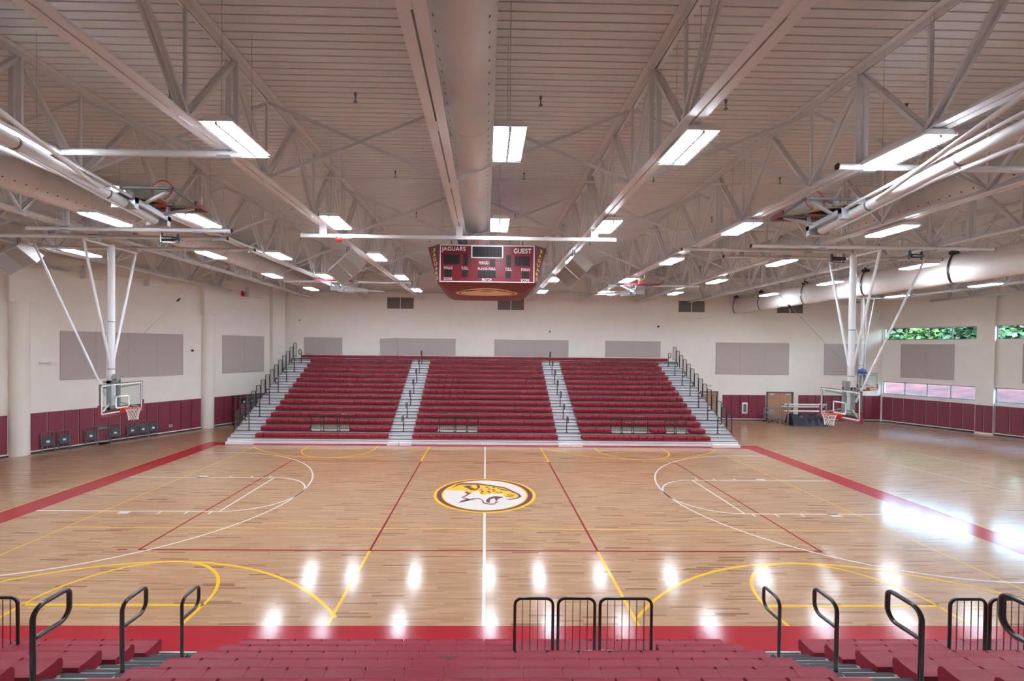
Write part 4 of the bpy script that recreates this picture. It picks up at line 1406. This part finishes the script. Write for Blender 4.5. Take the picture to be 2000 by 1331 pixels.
# ------------------------------------------------------------------ folding chairs
def make_chair():
    """folded flat, standing upright, back against +y wall; x across"""
    t = thing('folding_chair', 'x', 'chair')
    fr = MB()
    def U(wd, h, c, y, r_=0.011, foot=0.0):
        pts = [(-wd / 2 - foot, y, 0.0), (-wd / 2, y, h - c)]
        for i in range(4):
            a = R(180 - 90 * (i + 1) / 4)
            pts.append((-wd / 2 + c + c * math.cos(a), y, h - c + c * math.sin(a)))
        for i in range(5):
            a = R(90 - 90 * i / 4)
            pts.append((wd / 2 - c + c * math.cos(a), y, h - c + c * math.sin(a)))
        pts.append((wd / 2 + foot, y, 0.0))
        return pts
    MB().tube(U(0.45, 0.98, 0.1, 0.0), 0.016, 8).build('front_frame', 'grey', t, local=True)
    MB().tube(U(0.37, 0.6, 0.06, 0.045), 0.011, 8).tube([(-0.18, 0.045, 0.12), (0.18, 0.045, 0.12)], 0.009, 6).build('rear_frame', 'grey', t, local=True)
    bk = MB().prism([(-0.2, 0.6), (0.2, 0.6), (0.2, 0.74), (0.15, 0.775), (-0.15, 0.775), (-0.2, 0.74)], 0.02, 'y', 0.0).build('backrest', 'black', t, local=True)
    st = MB().prism([(-0.19, 0.3), (0.19, 0.3), (0.2, 0.36), (0.205, 0.7), (0.16, 0.76), (-0.16, 0.76), (-0.205, 0.7), (-0.2, 0.36)], 0.03, 'y', -0.05).build('seat', 'black_fab', t, local=True)
    MB().box(-0.06, 0.06, -0.054, -0.0505, 0.46, 0.56).build('white_label', 'label', st, local=True)
    for s in (-1, 1):
        MB().tube([(s * 0.22, 0, 0), (s * 0.22, 0, 0.03)], 0.016, 8).build('foot', 'black', t, local=True)
    return t
chair0 = make_chair()
wall_ang = math.atan2(-0.8660254, -0.5) + math.pi      # local +y towards the left wall, x along it
wa = math.atan2(0.8660254, 0.5)
LABELS = ['folding chair leaning on pads, nearest the first round column', 'folding chair leaning on pads, second from first round column', 'folding chair first of the middle leaning group',
          'folding chair with open back in the middle leaning group', 'folding chair last of the middle leaning group', 'folding chair first of the leaning trio beside wall outlet',
          'folding chair middle of the leaning trio beside wall outlet', 'folding chair closest to the white wall outlet']
CH = 'folding chairs along the maroon pads'
for i, s in enumerate((4.08, 4.68, 5.72, 6.25, 6.76, 7.53, 8.04, 8.54)):
    o = chair0 if i == 0 else copy_tree(chair0)
    p = LW @ Vector((s, 0.3, 0))
    o.location = p
    # x axis along wall, y axis out of the room, tilt back against the pad
    mrot = Matrix(((0.5, -0.8660254, 0), (0.8660254, 0.5, 0), (0, 0, 1)))
    o.rotation_euler = (mrot @ Matrix.Rotation(R(-12), 3, 'X')).to_euler()
    tag(o, 'grey and black ' + LABELS[i], 'chair', CH)
    if i == 3:                      # this one stands the other way up: back panel on top, seat swung down behind
        for ch in o.children:
            if ch.name.startswith('backrest'):
                ch.location = (0, -0.01, 0.17)
            if ch.name.startswith('seat'):
                ch.location = (0, 0.02, 0.28)
                ch.rotation_euler = (R(90), 0, 0)
                ch.location = (0, 0.56, 0.12)
# two-tier chair cart at the corner of the bleachers
cp = LW @ Vector((14.1, 0.75, 0))
cart = thing('chair_cart', 'grey two-tier chair cart between bleacher end and maroon pads', 'cart', cp)
mb = MB(LW)
for s in (13.0, 15.2):
    for of in (0.45, 1.05):
        mb.bar((s, of, 0.12), (s, of, 2.0), 0.04, 0.04)
for zz in (0.14, 1.05, 1.97):
    for of in (0.45, 1.05):
        mb.bar((13.0, of, zz), (15.2, of, zz), 0.04, 0.04)
for s in (13.0, 15.2):
    for zz in (0.14, 1.97):
        mb.bar((s, 0.45, zz), (s, 1.05, zz), 0.04, 0.04)
mb.build('cart_frame', 'black', cart)
for s in (13.05, 15.15):
    for of in (0.5, 1.0):
        c = LW @ Vector((s, of, 0))
        MB().lathe([(0.02, 0), (0.055, 0.02), (0.055, 0.08), (0.02, 0.13)], 10, c).build('caster', 'black', cart)
for tier in (0, 1):
    for i in range(4):
        o = copy_tree(chair0)
        o.location = LW @ Vector((13.35 + i * 0.5, 1.12, 1.03 * tier + 0.06))
        o.rotation_euler = Matrix(((0.5, -0.8660254, 0), (0.8660254, 0.5, 0), (0, 0, 1))).to_euler()
        tag(o, ('black folding chair hung on the upper tier of chair cart' if tier else 'black folding chair hung on the lower tier of chair cart'), 'chair', 'folding chairs stored on the cart')

# ------------------------------------------------------------------ rolled floor covers under a black tarp, trolley beside
rk = thing('cover_rack', 'steel rack of pale rolled floor covers beside the double door', 'rack', (23.3, 15.7, 0))
for xx in (21.95, 24.75):
    MB().box(xx - 0.03, xx + 0.03, 15.35, 15.41, 0, 1.6).box(xx - 0.03, xx + 0.03, 15.99, 16.05, 0, 1.6).box(xx - 0.03, xx + 0.03, 15.35, 16.05, 0.05, 0.12).box(xx - 0.03, xx + 0.03, 15.35, 16.05, 0.86, 0.92).box(xx - 0.03, xx + 0.03, 15.35, 16.05, 1.36, 1.42).build('rack_end', 'zinc', rk)
for yy, zz, r_ in ((15.55, 1.47, 0.06), (15.85, 1.27, 0.07), (15.55, 0.98, 0.06)):
    MB().tube([(21.8, yy, zz), (24.9, yy, zz)], r_, 14).build('roll', 'white', rk)
for xx in (22.0, 24.7):
    for yy in (15.38, 16.02):
        MB().tube([(xx, yy - 0.02, 0.05), (xx, yy + 0.02, 0.05)], 0.05, 12).build('wheel', 'black', rk)
nx, nyy = 40, 14
vs, fs = [], []
for i in range(nx):
    for j in range(nyy):
        u, v = i / (nx - 1), j / (nyy - 1)
        a = math.pi * v
        rad = 1 + 0.08 * math.sin(i * 0.9 + j) + 0.05 * rnd.uniform(-1, 1)
        spread_ = 0.42 if 0 < j < nyy - 1 else 0.5
        yy = 15.45 - spread_ * math.cos(a) * rad
        zz = max(0.01, 0.82 * (math.sin(a) ** 0.75) * (1 + 0.06 * math.sin(i * 0.55)) - (0.04 * abs(math.sin(i * 1.7)) if 1 < j < nyy - 2 else 0))
        if j == 0 or j == nyy - 1:
            zz = 0.005
            yy += (-1 if j == 0 else 1) * 0.1 * abs(math.sin(i * 0.8))
        vs.append((22.07 + 2.56 * u, yy, zz))
for i in range(nx - 1):
    for j in range(nyy - 1):
        fs.append((i * nyy + j, (i + 1) * nyy + j, (i + 1) * nyy + j + 1, i * nyy + j + 1))
fs.append(tuple(range(nyy)))
fs.append(tuple((nx - 1) * nyy + j for j in range(nyy)))
mb = MB(); mb._add(vs, fs)
tarp = mb.build('black_tarp', 'black_fab')
tag(tarp, 'black tarp heaped on the floor under the pale rolls of the rack', 'tarp')
tr = thing('equipment_trolley', 'small shiny metal trolley in front of the double door', 'trolley', (22.2 - 0.7, 16.5, 0))
mb = MB()
for xx in (21.1, 21.75):
    for yy in (16.2, 16.8):
        mb.tube([(xx, yy, 0.1), (xx, yy, 1.05)], 0.018, 8)
for zz in (0.35, 0.7, 1.05):
    mb.tube([(21.1, 16.2, zz), (21.75, 16.2, zz), (21.75, 16.8, zz), (21.1, 16.8, zz)], 0.016, 8, closed=True)
mb.build('trolley_frame', 'zinc', tr)
for zz in (0.35, 0.72):
    MB().box(21.1, 21.75, 16.2, 16.8, zz, zz + 0.02).build('shelf', 'zinc', tr)
for xx in (21.1, 21.75):
    for yy in (16.2, 16.8):
        MB().lathe([(0.02, 0), (0.05, 0.02), (0.05, 0.08), (0.02, 0.11)], 10, (xx, yy, 0)).build('caster', 'black', tr)
for i, (xx, yy) in enumerate(((21.3, 16.4), (21.55, 16.6), (21.5, 16.35))):
    c = thing('metal_canister', 'short shiny canister standing on the metal trolley', 'canister', (xx, yy, 0.74), 0, 'canisters on the trolley')
    MB().lathe([(0.07, 0), (0.08, 0.02), (0.08, 0.18), (0.05, 0.22)], 12).build('can_body', 'zinc', c, local=True)
    MB().lathe([(0.035, 0.22), (0.035, 0.26)], 10).build('can_lid', 'grey', c, local=True)

# ------------------------------------------------------------------ outside the window wall
def OW(s, out, zz):
    return RW @ Vector((s, -out, zz))
g = MB()
prof = [(0.35, 1.55), (6.5, 1.6), (9, 1.9), (16, 3.4), (26, 5.2), (60, 6.0)]
ss = [-60 + 6 * i for i in range(25)]
walk = MB(); mul = MB()
for a, b in zip(ss, ss[1:]):
    (o0, z0), (o1, z1) = prof[0], prof[1]
    walk.face([OW(a, o0, z0), OW(b, o0, z0), OW(b, o1, z1), OW(a, o1, z1)])
vs, fs = [], []
outs = [6.5 + 1.2 * i for i in range(45)]
import bisect
def pz(o):
    for (o0, z0), (o1, z1) in zip(prof, prof[1:]):
        if o0 <= o <= o1:
            return z0 + (z1 - z0) * (o - o0) / (o1 - o0)
    return 6.0
ss2 = [-60 + 1.5 * i for i in range(97)]
for o_ in outs:
    for s in ss2:
        vs.append(OW(s, o_, pz(o_) + (rnd.uniform(-0.12, 0.12) if o_ > 7 else 0)))
W_ = len(ss2)
for i in range(len(outs) - 1):
    for j in range(W_ - 1):
        fs.append((i * W_ + j, i * W_ + j + 1, (i + 1) * W_ + j + 1, (i + 1) * W_ + j))
mul._add(vs, fs)
o = walk.build('ground_walk', 'concrete'); o['kind'] = 'structure'
o = mul.build('ground_bank', 'mulch'); o['kind'] = 'structure'
trees = [(-17, 20, 6.6, 2.9, 0), (-12.5, 24, 7, 3.1, 1), (-8, 21, 6.4, 2.9, 0), (-3.5, 23.5, 7, 3.0, 1), (1, 20, 6.5, 2.8, 0), (5.5, 24, 7.2, 3.1, 0), (10, 20.5, 6.6, 2.9, 1), (15, 23, 7, 3.0, 0), (20, 21, 6.8, 2.9, 1)]
for i, (s, o_, h, r_, kd) in enumerate(trees):
    b = OW(s, o_, pz(o_))
    t = thing('tree', 'pale green leafy tree on the bank outside window wall' if kd else 'dark green leafy tree on the bank outside window wall', 'tree', b - Vector((0, 0, 0.15)), 0, 'trees outside the windows')
    MB().tube([(0, 0, 0), (0.1, 0, h * 0.3), (0, 0.1, h * 0.7)], [0.2, 0.15, 0.07], 8).build('trunk', 'bark', t, local=True)
    fo = MB()
    for q in range(3200):
        th, ph = rnd.uniform(0, 2 * math.pi), math.acos(rnd.uniform(-1, 1))
        rr = rnd.uniform(0.5, 1) ** 0.5
        lump = 1 + 0.2 * math.sin(3 * th + i) * math.sin(2 * ph)
        c = Vector((r_ * lump * rr * math.sin(ph) * math.cos(th), r_ * lump * rr * math.sin(ph) * math.sin(th), h * 0.48 + h * 0.46 * rr * math.cos(ph)))
        a = Vector((rnd.uniform(-1, 1), rnd.uniform(-1, 1), rnd.uniform(-0.6, 0.6))).normalized() * rnd.uniform(0.22, 0.42)
        b2 = a.cross(Vector((rnd.uniform(-1, 1), rnd.uniform(-1, 1), rnd.uniform(-1, 1)))).normalized() * rnd.uniform(0.14, 0.28)
        fo.face([c - a, c + b2, c + a, c - b2])
    tag(fo.build('foliage', 'leaf2' if kd else 'leaf', t, local=True), kind='stuff')

for o in bpy.data.objects:
    if '_at' in o:
        del o['_at']
